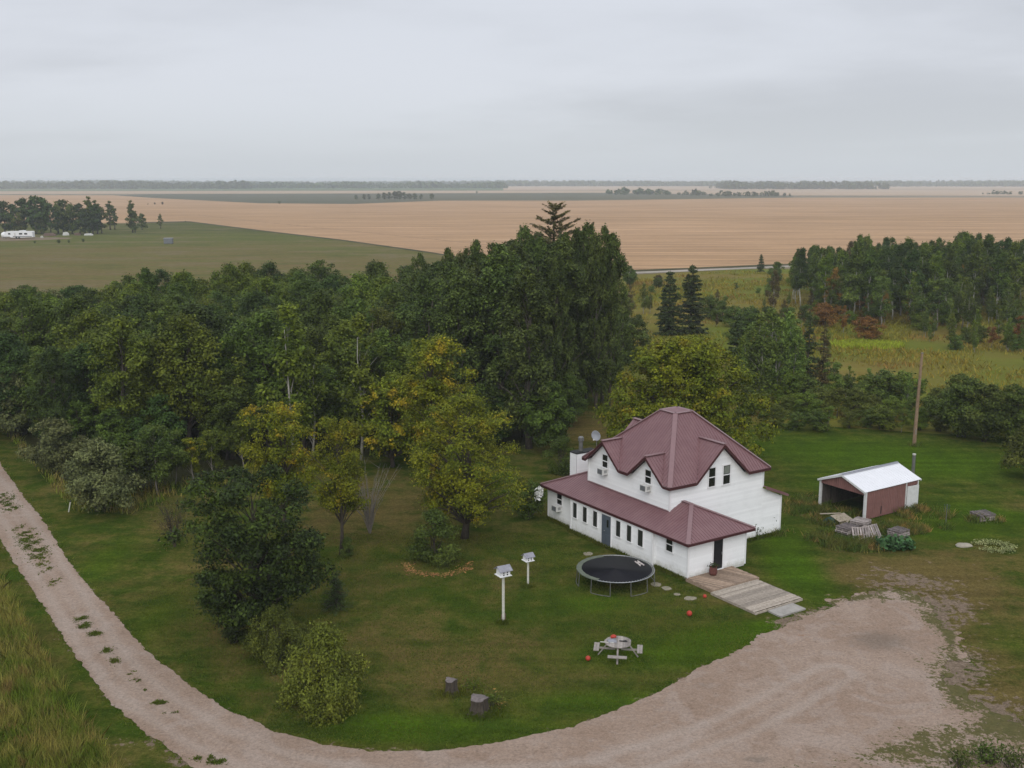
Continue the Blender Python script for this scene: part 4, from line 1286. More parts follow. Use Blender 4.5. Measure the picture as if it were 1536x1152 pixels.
# deck, platform, slab
dk = thing('entry_deck', 'low weathered wooden deck with slanting boards under the dark door', 'deck', hw(0, 0), HOUSE_RZ)
f = MB()
u1, v0_, v1_ = -2.32, -.12, 3.55
ang = math.radians(28)
s = -6.0
dirv = Vector((-math.sin(0), 0, 0))
dvec = Vector((math.sin(math.radians(22)), -math.cos(math.radians(22)), 0)); nvec = Vector((dvec.y, -dvec.x, 0))
rect = [(v0_, -0.08), (v1_, -0.08), (v1_, u1), (v0_, u1)]
Q = [(Vector((p[0], p[1], 0)).dot(nvec), Vector((p[0], p[1], 0)).dot(dvec)) for p in rect]
lo = min(q[0] for q in Q); hi = max(q[0] for q in Q); a = lo + 0.07
while a < hi:
    for d0, d1 in scan_poly(Q, a):
        if d1 - d0 > 0.1:
            f.bar(nvec * a + dvec * (d0 + .01) + Vector((0, 0, 0.205)), nvec * a + dvec * (d1 - .01) + Vector((0, 0, 0.205)), 0.125, 0.03)
    a += 0.14
f.build('deck_boards', M['wood_tan'], dk)
f = MB()
f.box(((v0_ + v1_) / 2, u1 - .02, 0.10), (v1_ - v0_ + .04, 0.04, 0.20)); f.box((v0_ - .02, (u1 - .05) / 2, 0.10), (0.04, -u1, 0.20)); f.box((v1_ + .02, u1 / 2, 0.10), (0.04, -u1, 0.20))
for k in range(4):
    f.box(((v0_ + v1_) / 2, -.4 - k * .55, 0.09), (v1_ - v0_, 0.04, 0.17))
f.build('deck_frame', M['wood_tan'], dk)
dk = thing('wooden_platform', 'pale grey board platform at ground level beyond the entry deck', 'platform', hw(0, 0), HOUSE_RZ)
f = MB()
k = 0; u = -2.46
while u > -5.85:
    f.box((1.48 + random.uniform(-.02, .02), u, 0.145), (3.75, 0.13, 0.032))
    u -= 0.142
f.build('deck_boards', M['wood_grey'], dk)
f = MB()
f.box((-.38, -4.12, 0.075), (0.045, 3.46, 0.12)); f.box((3.34, -4.12, 0.075), (0.045, 3.46, 0.12)); f.box((1.48, -5.88, 0.075), (3.76, 0.045, 0.12))
for k in range(3):
    f.box((.5 + k, -4.12, 0.06), (0.045, 3.4, 0.11))
f.build('deck_frame', M['wood_grey'], dk)
f = MB()
f.box((0, 0, 0.045), (1.98, 0.95, 0.09))
tag(f.build('concrete_slab', M['concrete'], None, hw(-6.42, 1.5), HOUSE_RZ), 'flat concrete slab at the outer end of the wooden platform', 'slab')
# pot beside door
p = thing('planter_barrel', 'small reddish planter pot with dark leaves beside the dark door', 'planter', hw(-.55, 1.55, 0.222), 0)
f = MB(); f.lathe([(0.19, 0), (0.24, 0.12), (0.25, 0.28), (0.22, 0.46), (0.235, 0.5), (0.19, 0.5), (0.18, 0.44)], (0, 0, 0), 16); f.build('pot', M['clay'], p, smooth=True)
rr2 = np.random.default_rng(3); Pn = rr2.normal(size=(90, 3)) * np.array([.12, .12, .09]) + np.array([0, 0, .6])
link('foliage', leaf_mesh('pot_leaves', leaf_verts(Pn, rr2.normal(size=(90, 3)) + np.array([0, 0, .6]), 0.12, rr2), M['f_wood3']), p)

# flagstones between the trampoline and the deck
for i, (px, py, a, b, lab) in enumerate(((984, 877, .62, .36, 'pale flagstone nearest the trampoline legs'), (1000, 883, .62, .34, 'middle flagstone between the trampoline and the deck'),
                                     (1035, 898, .75, .3, 'yellowish flagstone nearest the wooden platform'), (882, 831, .7, .34, 'flagstone behind the left rim of the trampoline'),
                                     (1016, 892, .4, .2, 'small half buried flagstone beside the yellowish one'))):
    f = MB(); rr3 = random.Random(i)
    poly = [(math.cos(t) * a / 2 * rr3.uniform(.8, 1.15), math.sin(t) * b * rr3.uniform(.8, 1.15), 0.004) for t in [k * PI / 4 for k in range(8)]]
    f.prism(poly, (0, 0, 0.03))
    x, y = G(px, py)
    tag(f.build('flagstone', M['flag'], None, (x, y, 0), 0.4), lab, 'flagstone', 'flagstones along the front of the house')

# ---------------------------------------------------------------- trampoline
x, y = G(923.5, 852, 0.9)
tr = thing('trampoline', 'round black trampoline on thin metal legs in front of the house', 'trampoline', (x, y, 0), 0.1)
TR = 2.28
f = MB(); f.lathe([(TR - 0.13, 0.86), (0.6, 0.848), (0.0001, 0.846), (0.0001, 0.856), (0.6, 0.858), (TR - 0.13, 0.87)], n=56); f.build('jumping_mat', M['mat'], tr, smooth=True)
def ring(mb, R, z, r_, n=56, a0=0, a1=2 * PI, sq=5):
    pts = [(R * math.cos(a0 + (a1 - a0) * k / n), R * math.sin(a0 + (a1 - a0) * k / n), z) for k in range(n + 1)]
    mb.tube(pts, r_, sq)
f = MB(); ring(f, TR, 0.87, 0.028); f.build('frame_ring', M['metal'], tr)
for k in range(72):
    f = MB()
    a = 2 * PI * k / 72
    f.tube([((TR - .14) * math.cos(a), (TR - .14) * math.sin(a), 0.866), (TR * math.cos(a), TR * math.sin(a), 0.872)], 0.016, 4, cap=False)
    f.build('spring', M['metal'], tr)
def pad_arc(a0, a1):
    vs = []; fs = []; n = 40
    for k in range(n + 1):
        a = a0 + (a1 - a0) * k / n
        for rr_, zz in ((TR + .05, .868), (TR + .03, .905), (TR - .26, .900), (TR - .27, .872)):
            q = rr_ + .012 * math.sin(k * 1.7)
            vs.append((q * math.cos(a), q * math.sin(a), zz))
    for k in range(n):
        for j in range(3):
            fs.append((k * 4 + j, (k + 1) * 4 + j, (k + 1) * 4 + j + 1, k * 4 + j + 1))
    return vs, fs
f = MB(); f.add(*pad_arc(math.radians(100), math.radians(232))); f.build('edge_pad', M['pad'], tr)
for k in range(12):
    a = math.radians(221.3 + 30 * k)
    f = MB(); f.tube([(TR * math.cos(a), TR * math.sin(a), 0.87), (TR * 1.02 * math.cos(a), TR * 1.02 * math.sin(a), 0.02)], 0.024, 5)
    f.build('leg', M['dullmetal'], tr)
for k in range(6):
    a0 = math.radians(221.3 + 60 * k); a1 = a0 + math.radians(30)
    f = MB(); ring(f, TR * 1.02, 0.035, 0.022, 10, a0, a1); f.build('foot_rail', M['dullmetal'], tr)
# small step stool lying on the mat
sx, sy = G(959, 846, 0.9)
st = thing('step_stool', 'small faded white step stool lying on the trampoline mat', 'stool', (sx, sy, 0.862), 0.5)
f = MB(); f.box((0, 0.1, 0.09), (0.26, 0.16, 0.05)); f.build('step', M['pinkplastic'], st)
for s_ in (-1, 1):
    f = MB(); f.bar((s_ * .13, -.3, .04), (s_ * .09, .32, .12), 0.06, 0.05); f.build('leg', M['pinkplastic'], st)
f = MB(); f.box((0, -0.14, 0.075), (0.22, 0.05, 0.04)); f.build('stretcher', M['pinkplastic'], st)

# ---------------------------------------------------------------- birdhouses
def birdhouse(px, py, top_py, sc, label, rust):
    x, y = G(px, py)
    hgt = top_h(y, top_py)
    o = thing('birdhouse', label, 'birdhouse', (x, y, 0), 0.0, 'birdhouses on white posts on the lawn')
    ph = hgt - 0.52 * sc
    f = MB()
    f.box((0, 0, ph / 2), (0.105 * sc + .02, 0.105 * sc + .02, ph))
    f.build('post', M['whitewood'], o)
    if rust:
        f = MB(); f.tube([(0.09, 0.02, 0), (0.09, 0.02, 0.5)], 0.035, 6); f.tube([(-0.08, 0.0, 0), (-0.085, 0.0, 0.42)], 0.03, 6); f.build('stake', M['junk'], o)
    rz = math.radians(30)
    R = Matrix.Rotation(rz, 3, 'Z')
    f = MB()
    W, D, Hh = 0.46 * sc, 0.5 * sc, 0.26 * sc
    tp = lambda p: R @ Vector(p) + Vector((0, 0, ph))
    pent = [tp((-D / 2, -W / 2, 0)), tp((-D / 2, W / 2, 0)), tp((-D / 2, W / 2, Hh)), tp((-D / 2, 0, Hh + W * 0.34)), tp((-D / 2, -W / 2, Hh))]
    f.prism(pent, R @ Vector((D, 0, 0)))
    f.box(tp((0, 0, -0.02 * sc)), (D + .14 * sc, W + .14 * sc, 0.03), rz)
    hb = f.build('house_body', M['trim'], o)
    for yy, zz in ((-.1, .16), (.1, .16), (0, .3), (-.1, .05), (.1, .05)):
        f = MB(); f.box(tp((D / 2 + .003, yy * sc, zz * sc)), (0.008, 0.07 * sc, 0.07 * sc), rz); f.build('entrance_hole', M['dark'], hb)
        f = MB(); f.box(tp((yy * sc, -W / 2 - .003, min(zz, .17) * sc)), (0.07 * sc, 0.008, 0.07 * sc), rz)
        if yy: f.build('entrance_hole', M['dark'], hb)
    f = MB()
    for s_ in (-1, 1):
        a = tp((-D / 2 - .1 * sc, s_ * (W / 2 + .1 * sc), Hh - .04 * sc)); b = tp((D / 2 + .1 * sc, s_ * (W / 2 + .1 * sc), Hh - .04 * sc))
        c_ = tp((D / 2 + .1 * sc, 0, Hh + W * .34 + .025)); d_ = tp((-D / 2 - .1 * sc, 0, Hh + W * .34 + .025))
        f.prism([a, b, c_, d_], (0, 0, 0.025))
    f.build('roof', M['shingle'], o)
birdhouse(755, 933, 846, 1.12, 'taller nearer white birdhouse on a post with rusty stakes', True)
birdhouse(792, 879, 828, 0.92, 'shorter farther white birdhouse on a post near the trampoline', False)
for px, py in ((755, 934), (792, 880)):
    pass

# ---------------------------------------------------------------- round picnic table
x, y = G(927, 984)
pt = thing('picnic_table', 'round weathered wooden picnic table with four attached benches', 'picnic table', (x, y, 0), math.radians(-8))
R0 = 0.70
f = MB()
k = -R0 + .07
while k < R0:
    hw_ = math.sqrt(max(R0 * R0 - k * k, 0.01))
    f.prism([(k - .063, -math.sqrt(max(R0 ** 2 - (k - .063) ** 2, .004)), .73), (k + .063, -math.sqrt(max(R0 ** 2 - (k + .063) ** 2, .004)), .73), (k + .063, math.sqrt(max(R0 ** 2 - (k + .063) ** 2, .004)), .73), (k - .063, math.sqrt(max(R0 ** 2 - (k - .063) ** 2, .004)), .73)], (0, 0, .038))
    k += 0.133
tt = f.build('table_top', M['wood_table'], pt)
for i in range(4):
    a = PI / 2 * i - PI / 2
    f = MB()
    c, s_ = math.cos(a), math.sin(a)
    for off in (-.07, .07):
        cx_, cy_ = (1.08 + off) * c, (1.08 + off) * s_
        f.box((cx_, cy_, 0.44), (0.128, 0.94, 0.04), a)
    f.build('bench', M['wood_table'], pt)
    f = MB(); f.bar((0.15 * c, 0.15 * s_, 0.38), (1.18 * c, 1.18 * s_, 0.395), 0.05, 0.09); f.bar((.5 * c, .5 * s_, .70), (1.0 * c, 1.0 * s_, .02), 0.09, 0.05); f.build('leg', M['wood_table'], pt)
f = MB(); f.bar((-.6, 0, .69), (.6, 0, .69), .05, .08); f.bar((0, -.6, .69), (0, .6, .69), .05, .08); f.build('cross_beam', M['wood_table'], pt)
tx, ty = G(918, 962, .78)
f = MB(); f.box((0, 0, 0.02), (0.42, 0.34, 0.03)); f.box((0, -.16, .05), (.42, .015, .05)); f.box((.2, 0, .05), (.015, .34, .05)); f.box((-.2, 0, .05), (.015, .34, .05)); f.box((0, .16, .05), (.42, .015, .05))
tag(f.build('tray', M['shedcap'], None, (tx, ty, 0.768), 0.15), 'grey tray on the left part of the picnic table', 'tray')
tx, ty = G(920, 957, .82)
f = MB(); f.ico((0, 0, 0.09), 0.13, 2, 0.12, 4, (1.3, .9, .7))
tag(f.build('red_bag', M['red'], None, (tx, ty + .05, 0.79), 0.2, smooth=True), 'crumpled red bag on the tray on the picnic table', 'bag')
tx, ty = G(911, 962, .78)
f = MB(); f.bar((-.36, .05, .02), (.30, -.08, .02), .05, .025)
tag(f.build('wooden_stick', M['whitewood'], None, (tx, ty - .12, .770), 0), 'pale stick lying in front of the tray on the picnic table', 'stick')
tx, ty = G(935, 962, .78)
f = MB(); f.bar((-.2, .05, .02), (.20, -.05, .02), .07, .03); f.bar((-.1, -.05, .045), (.16, .04, .045), .04, .02)
tag(f.build('black_tool', M['dark'], None, (tx, ty, .770), 0), 'dark folded tool on the right part of the picnic table', 'tool')
for px, py, rr_, lab in ((882, 991, .13, 'red ball on the grass left of the picnic table'), (1034, 924, .155, 'largest red ball, on the lawn in front of the platform'), (1057, 897, .11, 'small red ball beside the corner of the platform')):
    x, y = G(px, py)
    f = MB(); f.ico((0, 0, 0), rr_, 3); tag(f.build('ball', M['red'], None, (x, y, rr_), 0, smooth=True), lab, 'ball', 'red balls on the lawn')

# ---------------------------------------------------------------- stumps
def stump(px, py, r0, h0, seed, label, key):
    x, y = G(px, py)
    o = thing('tree_stump', label, 'stump', (x, y, 0), seed)
    f = MB(); n = 22; rings = [(1.35, -.02), (1.12, .12), (1.0, .3), (.95, .62), (.97, 1.0)]
    rr_ = random.Random(seed); ph = [rr_.uniform(0, 6) for _ in range(3)]
    vs = []; fs = []
    for kk, z in rings:
        for k in range(n):
            t = 2 * PI * k / n
            q = r0 * kk * (1 + .10 * math.sin(5 * t + ph[0]) * kk ** 3 + .06 * math.sin(9 * t + ph[1]))
            vs.append((q * math.cos(t), q * math.sin(t), z * h0 + (.05 * math.sin(2 * t + ph[2]) if z == 1.0 else 0)))
    for i in range(len(rings) - 1):
        for k in range(n):
            fs.append((i * n + k, i * n + (k + 1) % n, (i + 1) * n + (k + 1) % n, (i + 1) * n + k))
    f.add(vs, fs); f.build('bark', M['bark_dark'], o)
    f = MB(); top = [Vector(vs[4 * n + k]) * 1.0 for k in range(n)]
    cc = Vector((0, 0, h0 + .015))
    f.add([cc] + [v + Vector((0, 0, .004)) for v in top], [(0, 1 + k, 1 + (k + 1) % n) for k in range(n)]); f.build('cut_face', M['pallet_dark'], o)
stump(677, 1038, .27, .62, 1, 'smaller left tree stump in dry grass on the front lawn', 0)
stump(719, 1067, .40, .66, 2, 'larger right tree stump with weeds beside it', 0)

# fallen leaves ring
cx, cy = G(650, 850)
rl = np.random.default_rng(5); n = 420
tA = rl.uniform(0, 2 * PI, n); tA = np.where(np.sin(tA) > .3, -tA, tA); rA = rl.normal(1.9, .22, n)
Pn = np.stack([cx + .3 + rA * np.cos(tA) * 1.0, cy + rA * np.sin(tA) * .9 + .3, np.full(n, .03)], 1)
me = leaf_mesh('fallen_leaves', leaf_verts(Pn, np.tile([0, 0, 1.0], (n, 1)) + rl.normal(size=(n, 3)) * .25, 0.14, rl, .7, 0), M['f_litter'])
tag(struct(link('fallen_leaves', me), 'stuff'), 'yellow and orange fallen leaves in an arc before the round dark shrub', 'fallen leaves')

# ---------------------------------------------------------------- open shed
SO = G(1296, 781)
shed = thing('open_shed', 'open fronted shed with rusty red metal sides and white roof', 'shed', (SO[0], SO[1], 0), HOUSE_RZ)
SW, SD, SE, SR = 3.95, 5.75, 2.12, 2.86
def corr_wall(mb, p, q, z0, z1f, pitch=0.19, amp=0.045, mi=0):
    """trapezoid ribbed metal sheet between p and q (xy)"""
    p = Vector((p[0], p[1], 0)); q = Vector((q[0], q[1], 0)); L = (q - p).length; d = (q - p).normalized(); nrm = Vector((d.y, -d.x, 0))
    pts = []; s = 0.0
    while s < L:
        for ds, a in ((0, 0), (.35, 0), (.5, 1), (.85, 1)):
            t = s + ds * pitch
            if t < L: pts.append((t, a * amp))
        s += pitch
    pts.append((L, 0))
    vs = []
    for t, a in pts:
        b = p + d * t + nrm * a
        vs += [(b.x, b.y, z0(t) if callable(z0) else z0), (b.x, b.y, z1f(t) if callable(z1f) else z1f)]
    mb.add(vs, [(2 * i, 2 * i + 2, 2 * i + 3, 2 * i + 1) for i in range(len(pts) - 1)], mi)
f = MB()
corr_wall(f, (0, 0), (4.45, 0), 0.05, SE)
corr_wall(f, (4.45, 0), (SD, 0), 1.75, SE)
corr_wall(f, (SD, 0.0), (SD, SW), 0.05, lambda t: SE + (SR - SE) * (1 - abs(t - SW / 2) / (SW / 2)))
corr_wall(f, (SD, SW), (0, SW), 0.05, SE)
corr_wall(f, (-.03, SW), (-.03, 0), lambda t: SE - .30 + 0.42 * (1 - abs(t - SW / 2) / (SW / 2)) * .0 + 0.02, lambda t: SE + (SR - SE) * (1 - abs(t - SW / 2) / (SW / 2)))
f.build('wall', M['shedwall'], shed)
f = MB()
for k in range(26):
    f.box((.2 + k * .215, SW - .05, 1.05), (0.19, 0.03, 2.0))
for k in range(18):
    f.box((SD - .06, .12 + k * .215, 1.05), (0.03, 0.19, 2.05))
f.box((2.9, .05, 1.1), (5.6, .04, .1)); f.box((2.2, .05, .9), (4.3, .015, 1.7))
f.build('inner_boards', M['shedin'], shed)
for cc_, sz_ in (((0, 0.0, SE / 2), (0.16, 0.16, SE)), ((0, SW, SE / 2), (0.16, 0.16, SE)), ((SD, 0, SE / 2), (0.12, 0.12, SE)), ((4.45, -.03, SE / 2), (.08, .06, SE))):
    f = MB(); f.box(cc_, sz_); f.build('corner_post', M['shedtrim'], shed)
f = MB()
ov = .14
for s_ in (0, 1):
    e = (-ov if s_ == 0 else SW + ov); ze = SE - (SR - SE) / (SW / 2) * ov + .05
    pts = [(-.2, e, ze), (SD + .2, e, ze), (SD + .2, SW / 2, SR + .05), (-.2, SW / 2, SR + .05)]
    roof_face(f, pts, .03, .3, .018, .03)
rf = f.build('roof', M['shedroof'], shed)
f = MB(); f.bar((-.2, SW / 2 + .09, SR + .075), (SD + .2, SW / 2 + .09, SR + .075), .3, .015, (0, .35, 1)); f.bar((-.2, SW / 2 - .06, SR + .08), (SD + .2, SW / 2 - .06, SR + .08), .2, .015, (0, -.3, 1)); f.build('ridge_cap', M['shedcap'], rf)
zo = SE - (SR - SE) / (SW / 2) * ov
for xx in (-.22, SD + .22):
    f = MB(); f.bar((xx, -ov, zo - .02), (xx, SW / 2, SR - .02), .14, .04, (1, 0, 0)); f.bar((xx, SW + ov, zo - .02), (xx, SW / 2, SR - .02), .14, .04, (1, 0, 0))
    f.build('barge_board', M['shedtrim'], rf)
f = MB(); f.box((5.05, -.16, 0.92), (1.12, 0.05, 1.72), math.radians(-6)); dd = f.build('door', M['shedtrim'], shed); dd['label'] = 'white door panel hanging ajar at the far corner'
f = MB(); f.box((1.72, -.04, .5), (.09, .03, .55)); f.build('stain_patch', M['dark'], shed)
x, y = G(1369, 714)
f = MB(); f.tube([(0, 0, 0), (0, 0, 1.75)], 0.13, 10); 
po = thing('stub_post', 'short dark post with pale top standing behind the shed', 'post', (x, y, 0))
f.build('post', M['dullmetal'], po)
f = MB(); f.tube([(0, 0, 1.75), (0, 0, 1.85)], 0.14, 10); f.build('post_cap', M['whitewood'], po)

# pallets
def pallet_mesh():
    f = MB()
    for k in range(3):
        f.box((0, -0.46 + k * .46, 0.07), (1.2, 0.045, 0.09))
    rr_ = random.Random(2)
    for k in range(7):
        f.box((-.54 + k * .18, rr_.uniform(-.03, .03), 0.124), (0.10, 1.0, 0.018))
    for k in range(4):
        f.box((-.52 + k * .347, 0, 0.016), (0.11, 1.0, 0.018))
    return f
PM = pallet_mesh().mesh('pallet', M['pallet']); PMD = pallet_mesh().mesh('pallet_dark', M['pallet_dark'])
ORD = ['', 'bottom', 'second', 'third', 'fourth', 'fifth', 'sixth', 'top']
def pallet_stack(px, py, n, rz, where, grp, gap=.137, sc=1.0):
    x, y = G(px, py)
    for k in range(n):
        nm = 'top' if k == n - 1 else ('bottom' if k == 0 else ['', 'second', 'third', 'fourth', 'fifth'][k] + ' from the bottom')
        o = link('pallet', PM if (k + px) % 3 else PMD, None, (x + random.uniform(-.05, .05), y + random.uniform(-.05, .05), k * gap * sc), rz + random.uniform(-.025, .025))
        o.scale = (sc, sc, sc)
        tag(o, 'pallet, %s in %s' % (nm, where), 'pallet', grp)
GP = 'wooden pallets lying about the shed'
pallet_stack(1270, 806, 6, HOUSE_RZ + .1, 'the left stack before the open shed', GP)
pallet_stack(1291, 794, 5, HOUSE_RZ + .25, 'the stack behind the left stack by the shed', GP)
pallet_stack(1347, 805, 4, HOUSE_RZ + .05, 'the stack before the red side of the shed', GP, sc=.95)
pallet_stack(1474, 778, 3, HOUSE_RZ - .3, 'the lone stack far right on the grass', GP, .142, sc=1.1)
def lean_pallet(px, py, rot, label, m=PM, z=.45):
    x, y = G(px, py)
    o = link('pallet', m, None, (x, y, z)); o.rotation_euler = rot
    tag(o, label, 'pallet', GP)
lean_pallet(1290, 811, (math.radians(62), 0, math.radians(8)), 'weathered wooden pallet propped up steeply against the left stack', PM, .42)
lean_pallet(1307, 808, (math.radians(55), 0, math.radians(28)), 'pale wooden pallet leaning at the right end of the left stack', PM, .42)
x, y = G(1254, 786)
o = thing('board_heap', 'pale boards and a dark tarpaulin heaped in the weeds before the shed', 'heap', (x, y, 0), .2)
f = MB(); f.box((.4, .0, .45), (1.3, .9, .03), .3, rot=Matrix.Rotation(.3, 3, 'Z') @ Matrix.Rotation(.25, 3, 'X')); f.box((-.2, .5, .62), (1.5, .14, .04), -.1); f.box((.5, -.3, .3), (.9, .5, .03), .7, rot=Matrix.Rotation(.7, 3, 'Z') @ Matrix.Rotation(-.3, 3, 'Y')); f.build('board', M['beige'], o)
f = MB(); f.ico((-.1, .2, .15), .55, 2, .25, 3, (1.2, .8, .55)); f.build('tarpaulin', M['tarp'], o)
x, y = G(1446, 819)
f = MB(); f.ico((0, 0, .03), .5, 3, .1, 5, (1.1, .7, .32)); tag(f.build('stone', M['stone'], None, (x, y, 0), 0, smooth=True), 'pale low stone in the grass left of the silvery plant', 'stone')
x, y = G(1418, 792)
o = thing('plant_hanger_post', 'thin greenish post with a small wire cage top on the grass', 'post', (x, y, 0))
f = MB(); f.tube([(0, 0, 0), (0, 0, 1.7)], .025, 5); f.build('post', M['dullmetal'], o)
f = MB()
for k in range(6):
    a = k * PI / 3; f.tube([(.16 * math.cos(a), .16 * math.sin(a), 1.15), (.2 * math.cos(a), .2 * math.sin(a), 1.65)], .01, 3)
ring(f, .18, 1.4, .01, 12, sq=3); ring(f, .2, 1.65, .01, 12, sq=3); f.build('cage', M['tarp'], o)

# utility pole
x, y = G(1371, 668)
hp = top_h(y, 530)
o = thing('utility_pole', 'bare wooden utility pole on the grass behind the shed', 'utility pole', (x, y, 0))
f = MB(); f.tube([(0, 0, 0), (.05, 0, hp * .5), (.13, 0, hp)], [.17, .14, .11], 10); f.build('pole', M['pole_wood'], o)
f = MB(); f.tube([(.13, 0, hp - .02), (.13, 0, hp + .06)], .12, 10); f.box((.02, -.14, 1.3), (.1, .05, .5)); f.build('pole_cap', M['bark_grey'], o)
# leaning stake by the wood
x, y = G(103, 768)
o = link('marker_stake', None, None, (x, y, 0)); o.rotation_euler = (0, math.radians(14), 0)
tag(o, 'leaning white marker stake at the corner of the rough grass', 'stake')
f = MB(); f.box((0, 0, .45), (.07, .07, .9)); f.build('post', M['whitewood'], o)
f = MB(); f.box((0, 0, .84), (.075, .075, .12)); f.build('stake_tip', M['dark'], o)

# ---------------------------------------------------------------- far yard: caravan, junk
x, y = G(30, 358)
cv_ = thing('caravan', 'white travel trailer parked before the distant farm trees', 'caravan', (x, y, 0), math.radians(2))
f = MB()
prof = [(-5.6, .9), (-5.8, 1.6), (-5.3, 2.75), (-4.2, 3.0), (.2, 3.05), (.4, 3.3), (2.0, 3.3), (2.2, 3.05), (5.3, 3.0), (5.55, 2.8), (5.6, .7), (1.5, .55), (-3.0, .55), (-3.6, .9)]
f.prism([(a, -1.2, z) for a, z in prof], (0, 2.4, 0))
f.build('body', M['caravan'], cv_)
for a, w_ in ((-3.6, .9), (.9, 1.3), (2.9, 1.2), (-1.4, .6)):
    f = MB(); f.box((a, -1.21, 2.0 if a != -1.4 else 1.7), (w_, .03, .62 if a != -1.4 else 1.5)); f.build('window' if a != -1.4 else 'door', M['glass'] if a != -1.4 else M['acwhite'], cv_)
for a in (-.9, .2):
    f = MB(); f.tube([(a, -1.25, .4), (a, -1.0, .4)], .4, 14); f.build('wheel', M['dark'], cv_)
f = MB(); f.box((1.5, -1.215, .95), (7.4, .02, .3)); f.build('stripe', M['grille'], cv_)
x, y = G(7, 357)
f = MB(); f.lathe([(.2, 0), (1.1, .4), (1.3, 1.3), (1.0, 2.1), (.1, 2.5)], n=16); tag(f.build('tank', M['caravan'], None, (x, y, 0), 0, smooth=True), 'rounded white tank at the left end of the travel trailer', 'tank')
for px, py, sz, lab, mt, rz in ((99, 353, (2.6, 1.6, 1.4), 'tipped pale box trailer body in the farm junk', 'acwhite', .3), (133, 353, (3.6, 1.5, .8), 'pale low vehicle shell right of the farm junk', 'acwhite', .1), (75, 354, (5, 2, 1.3), 'rusty scrap pile right of the travel trailer', 'junk', .1), (116, 353, (2.6, 1.5, 1.1), 'small rusty scrap pile between the pale shells', 'junk', .5), (63, 357, (.8, .8, .9), 'small pale crate just right of the travel trailer', 'whitewood', 0)):
    x, y = G(px, py)
    f = MB(); a, b, c = sz
    f.prism([(-a / 2, -b / 2, 0), (a / 2, -b / 2, 0), (a / 2 * .9, -b / 2, c * .6), (a * .2, -b / 2, c), (-a * .4, -b / 2, c * .9)], (0, b, 0))
    f.box((a * .1, -b / 2 - .05, c * .4), (a * .3, .1, c * .3))
    tag(f.build('scrap', M[mt], None, (x, y, 0), rz), lab, 'scrap')
x, y = G(253, 366)
o = thing('crate_blind', 'dark grey boxy hut alone on the mown field', 'hut', (x, y, 0), .1)
f = MB(); f.box((0, 0, 1.15), (3.0, 2.2, 1.9)); f.build('wall', M['grille'], o)
f = MB(); f.box((0, 0, 2.14), (3.2, 2.4, .08)); f.build('roof', M['shedcap'], o)
f = MB()
for a in (-1.3, 1.3):
    for b in (-.9, .9): f.box((a, b, .1), (.15, .15, .2))
f.build('leg', M['dark'], o)
# ---------------------------------------------------------------- tree kinds
for i in range(3):
    reg('wood%d' % i, broadleaf('woodland_tree', 11, 3.6, 2.6, env_round, 120, 15000, .25, 20 + i, M['f_wood'], M['bark'], clump_r=.82, clump_z=.95, irregular=.42, limbs=30), 11)
for i in range(2):
    reg('poplar%d' % i, broadleaf('poplar_tree', 17, 3.0, 1.0, env_spiky, 120, 20000, .30, 40 + i, M['f_poplar'], M['bark'], clump_r=.72, clump_z=1.25, irregular=.55, limbs=34, trunk_r=.26), 17)
for i in range(3):
    reg('aspen%d' % i, broadleaf('aspen_tree', 8, 1.5, 1.4, env_column, 40, 3600, .22, 50 + i, M['f_aspen'], M['bark_white'], clump_r=.55, clump_z=1.1, irregular=.4, limbs=20, trunk_r=.09), 8)
for i in range(3):
    reg('forest%d' % i, broadleaf('forest_aspen', 13, 2.0, 4.2, env_column if i else env_round, 64, 6500, .33, 60 + i, M['f_wood3'], M['bark_birch'], clump_r=.72, clump_z=1.2, irregular=.45, limbs=24, trunk_r=.14), 13)
reg('maple', broadleaf('dark_maple', 9.2, 4.0, .9, lambda t: np.clip(np.sqrt(np.clip(1 - (2 * t - 1.15) ** 2 / 1.5, 0, 1)), .2, 1), 120, 30000, .20, 71, M['f_dark'], M['bark_dark'], clump_r=.85, limbs=50, irregular=.22), 9.2)
reg('ash', broadleaf('yellow_ash', 9.9, 4.4, 1.3, env_round, 130, 24000, .17, 72, M['f_yellow'], M['bark_dark'], clump_r=.85, limbs=90, irregular=.30, trunk_r=.22), 9.9)
reg('ash2', broadleaf('yellow_ash', 9.4, 3.4, 2.6, env_umbrella, 80, 14000, .17, 73, M['f_yellow'], M['bark_dark'], clump_r=.8, limbs=60, irregular=.4, trunk_r=.16), 9.4)
reg('ash3', broadleaf('yellow_ash', 12.5, 3.5, 3.5, env_umbrella, 80, 16000, .20, 74, M['f_yelgreen'], M['bark_dark'], clump_r=.95, limbs=60, irregular=.3, trunk_r=.2), 12.5)
reg('willow', broadleaf('broad_willow', 10.9, 7.3, .6, env_dome, 260, 60000, .25, 75, M['f_willow'], M['bark_dark'], clump_r=1.15, limbs=70, irregular=.10, ntrunk=3, trunk_r=.5), 10.9)
reg('round', broadleaf('round_tree', 6.6, 2.7, .8, env_round, 60, 11000, .24, 76, M['f_wood'], M['bark_dark'], clump_r=.75, limbs=24, irregular=.2), 6.6)
reg('greyb', broadleaf('grey_willow', 5, 2.6, .5, env_dome, 60, 9500, .20, 77, M['f_grey'], M['bark_dark'], clump_r=.7, limbs=30, ntrunk=4, irregular=.3), 5)
reg('sapling', broadleaf('young_tree', 5, 1.5, .7, env_round, 34, 4600, .17, 78, M['f_aspen'], M['bark_grey'], clump_r=.5, limbs=18, irregular=.4, trunk_r=.06), 5)
reg('shrub0', broadleaf('round_shrub', 3, 1.6, .05, env_dome, 46, 8500, .13, 79, M['f_shrub'], M['bark_dark'], clump_r=.5, limbs=20, ntrunk=5, irregular=.15, trunk_r=.08), 3)
